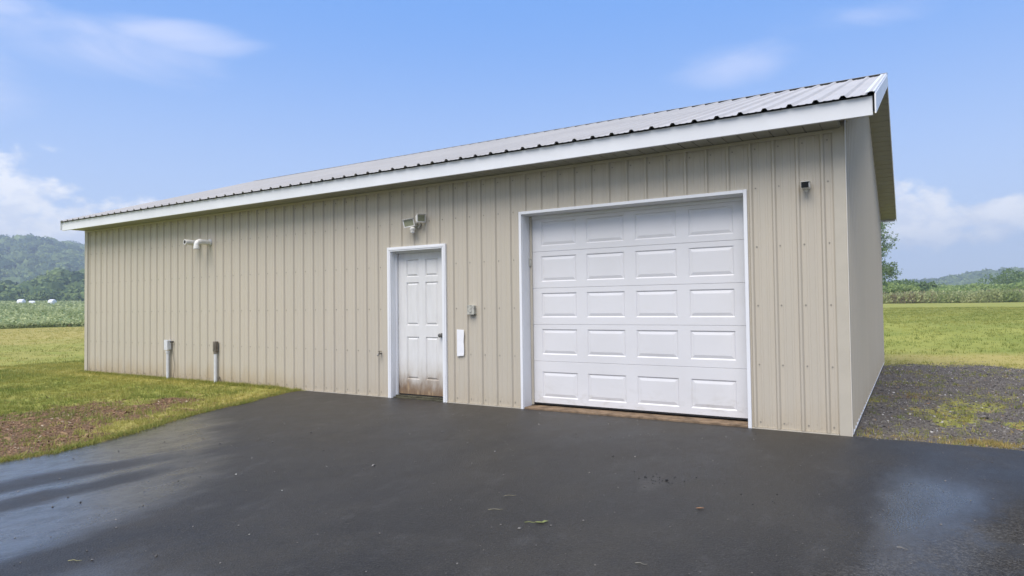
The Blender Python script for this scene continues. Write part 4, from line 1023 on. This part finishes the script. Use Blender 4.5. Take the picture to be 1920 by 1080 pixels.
# far woods: bumpy crowns on hill terrain
def crown_t(seed):
    r = random.Random(seed); v, f = [], []; nu, nv = 9, 5
    off = [[1+r.uniform(-.22, .22) for _ in range(nu)] for _ in range(nv+1)]
    for j in range(nv+1):
        t = math.pi*.78*j/nv
        for i in range(nu):
            a = 2*math.pi*i/nu; k_ = off[j][i]
            v.append((math.sin(t)*math.cos(a)*k_, math.sin(t)*math.sin(a)*k_, math.cos(t)*.95*(k_ if j else 1)))
    for j in range(nv):
        for i in range(nu): f.append((j*nu+i, (j+1)*nu+i, (j+1)*nu+(i+1) % nu, j*nu+(i+1) % nu))
    return v, f
CR = [crown_t(s) for s in range(6)]
def leafy_crown(seed, n=76):
    r = random.Random(seed); v, f = [], []
    for i in range(n):
        d = Vector((r.gauss(0, 1), r.gauss(0, 1), abs(r.gauss(0, 1))*1.1-.35)).normalized(); d *= r.uniform(.78, 1.08)
        nrm = (d.normalized()+Vector((r.gauss(0, .5), r.gauss(0, .5), r.gauss(0, .5)))).normalized(); u = nrm.orthogonal().normalized(); w = nrm.cross(u); s = r.uniform(.08, .17)
        k = len(v); v += [tuple(d+u*s), tuple(d+w*s), tuple(d-u*s), tuple(d-w*s)]; f.append((k, k+1, k+2, k+3))
    return v, f
CL = [leafy_crown(s) for s in range(6)]
M_hillg = mat('hill_ground', (.035, .05, .02), .95, .1, var=.2, vscale=.02)
M_wood = tint_mat('far_wood_leaves', (.06, .10, .04), (.24, .31, .10), .8, .1, .15)
M_bale = M_paper
def polar(azd, D_): a = math.radians(azd); return .54+math.sin(a)*D_, -7.1+math.cos(a)*D_
def hill(name, prof_az, D0, D1, step, crown, label, wlabel, depthpow=1.0):
    """prof_az: list of (azimuth, height at crest); the slope climbs from D0 to D1"""
    azs = np.arange(prof_az[0][0], prof_az[-1][0]+.01, .8); ha = np.interp(azs, [p[0] for p in prof_az], [p[1] for p in prof_az])
    ha = ha*(1+.10*(fbm(azs*.35, azs*0+1)-.5)); rs = np.linspace(0, 1.25, 22)
    V, F = [], []
    def hz(az_, t, h_):
        tt = min(t, 1.); s = math.sin(tt*math.pi/2)**1.3; nz_ = .16*(float(fbm(np.array(az_*.6), np.array(t*3.)))-.5)
        return h_*(s+nz_*tt)-(h_*.3*(t-1) if t > 1 else 0)
    for i, az_ in enumerate(azs):
        for t in rs:
            x_, y_ = polar(az_, D0+(D1-D0)*t); V.append((x_, y_, float(zg(x_, y_))*0+2+hz(az_, t, ha[i])))
    nr = len(rs)
    for i in range(len(azs)-1):
        for j in range(nr-1): F.append((i*nr+j, i*nr+j+1, (i+1)*nr+j+1, (i+1)*nr+j))
    me = bpy.data.meshes.new(name); me.from_pydata(V, [], F); me.materials.append(M_hillg); tag(link(name, me), kind='structure')
    P = []; rr_ = random.Random(4)
    area = 0
    az_ = azs[0]
    while az_ < azs[-1]:
        h_ = float(np.interp(az_, azs, ha)); D_ = D0; 
        while D_ < D0+(D1-D0)*1.06:
            t = (D_-D0)/(D1-D0); a2 = az_+rr_.uniform(-.5, .5)*math.degrees(step/D_); x_, y_ = polar(a2, D_+rr_.uniform(-.4, .4)*step)
            P.append((x_, y_, 2+hz(az_, t, h_)+crown*rr_.uniform(.35, 1.0))); D_ += step
        az_ += math.degrees(step/((D0+D1)/2))
    P = np.array(P); tn = np.clip(RNG.normal(.35, .26, len(P))+(fbm(P[:, 0]*.012, P[:, 1]*.012)-.5)*1.2, 0, 1)
    sc = crown*RNG.uniform(.7, 1.35, len(P))
    st = RNG.bit_generator.state
    o = scatter(name.replace('hill', 'wood').replace('ridge', 'wood'), CR, P, sc, M_wood, .2, tint=tn, label=wlabel, smooth=False)
    scatter(o.name.split('.')[0], CL, P, sc*1.08, M_wood, .3, tint=np.clip(RNG.random(len(P)), 0, 1), label=wlabel)
hill('wooded_hill', [(-100, 30), (-90, 70), (-80, 90), (-74, 96), (-70, 93), (-66, 88), (-62, 80), (-56, 70), (-48, 60), (-38, 45), (-28, 25), (-20, 8)], 620, 1250, 16, 8.0, '', 'deep green woods covering the distant hill')
hill('near_hill', [(-96, 2), (-84, 1), (-74, .5), (-70.5, 1.5), (-68, 6), (-66, 11), (-64, 13.5), (-60, 14), (-52, 13), (-42, 11), (-32, 7), (-24, 2)], 330, 430, 9, 5.0, '', 'nearer green wood at the foot of the distant hill')
hill('far_ridge', [(-26, 3), (-14, 8), (-6, 10), (-2, 11), (1.5, 13), (3.4, 21), (6, 24), (9, 25), (16, 28), (30, 34), (42, 20)], 760, 1050, 14, 6.5, '', 'hazy wooded ridge on the right horizon')
# wood edge foot on the left so that the near hill has no bare base
n = 900; azv = RNG.uniform(-92, -30, n); Dv = 318+RNG.random(n)*20; x = .54+np.sin(np.radians(azv))*Dv; y = -7.1+np.cos(np.radians(azv))*Dv
scatter('near_wood', CL, np.stack([x, y, 3.0+RNG.random(n)*3], -1), RNG.uniform(2.4, 4.2, n), M_wood, .3, label='dark edge of the nearer wood beyond the crop field')

# ---------------------------------------------------------------- air
m = MB(); m.box(-1750, 900, -500, 1750, -6, 135)
hm = bpy.data.materials.new('summer_haze'); hm.use_nodes = True; t = hm.node_tree; t.nodes.clear()
pv = N(t, 'ShaderNodeVolumePrincipled'); pv.inputs['Color'].default_value = (.76, .87, 1, 1); pv.inputs['Density'].default_value = .00072; pv.inputs['Anisotropy'].default_value = .15
mo = N(t, 'ShaderNodeOutputMaterial'); t.links.new(pv.outputs[0], mo.inputs['Volume'])
tag(m.build('haze', hm), 'thin bluish summer haze over the far fields', kind='stuff')
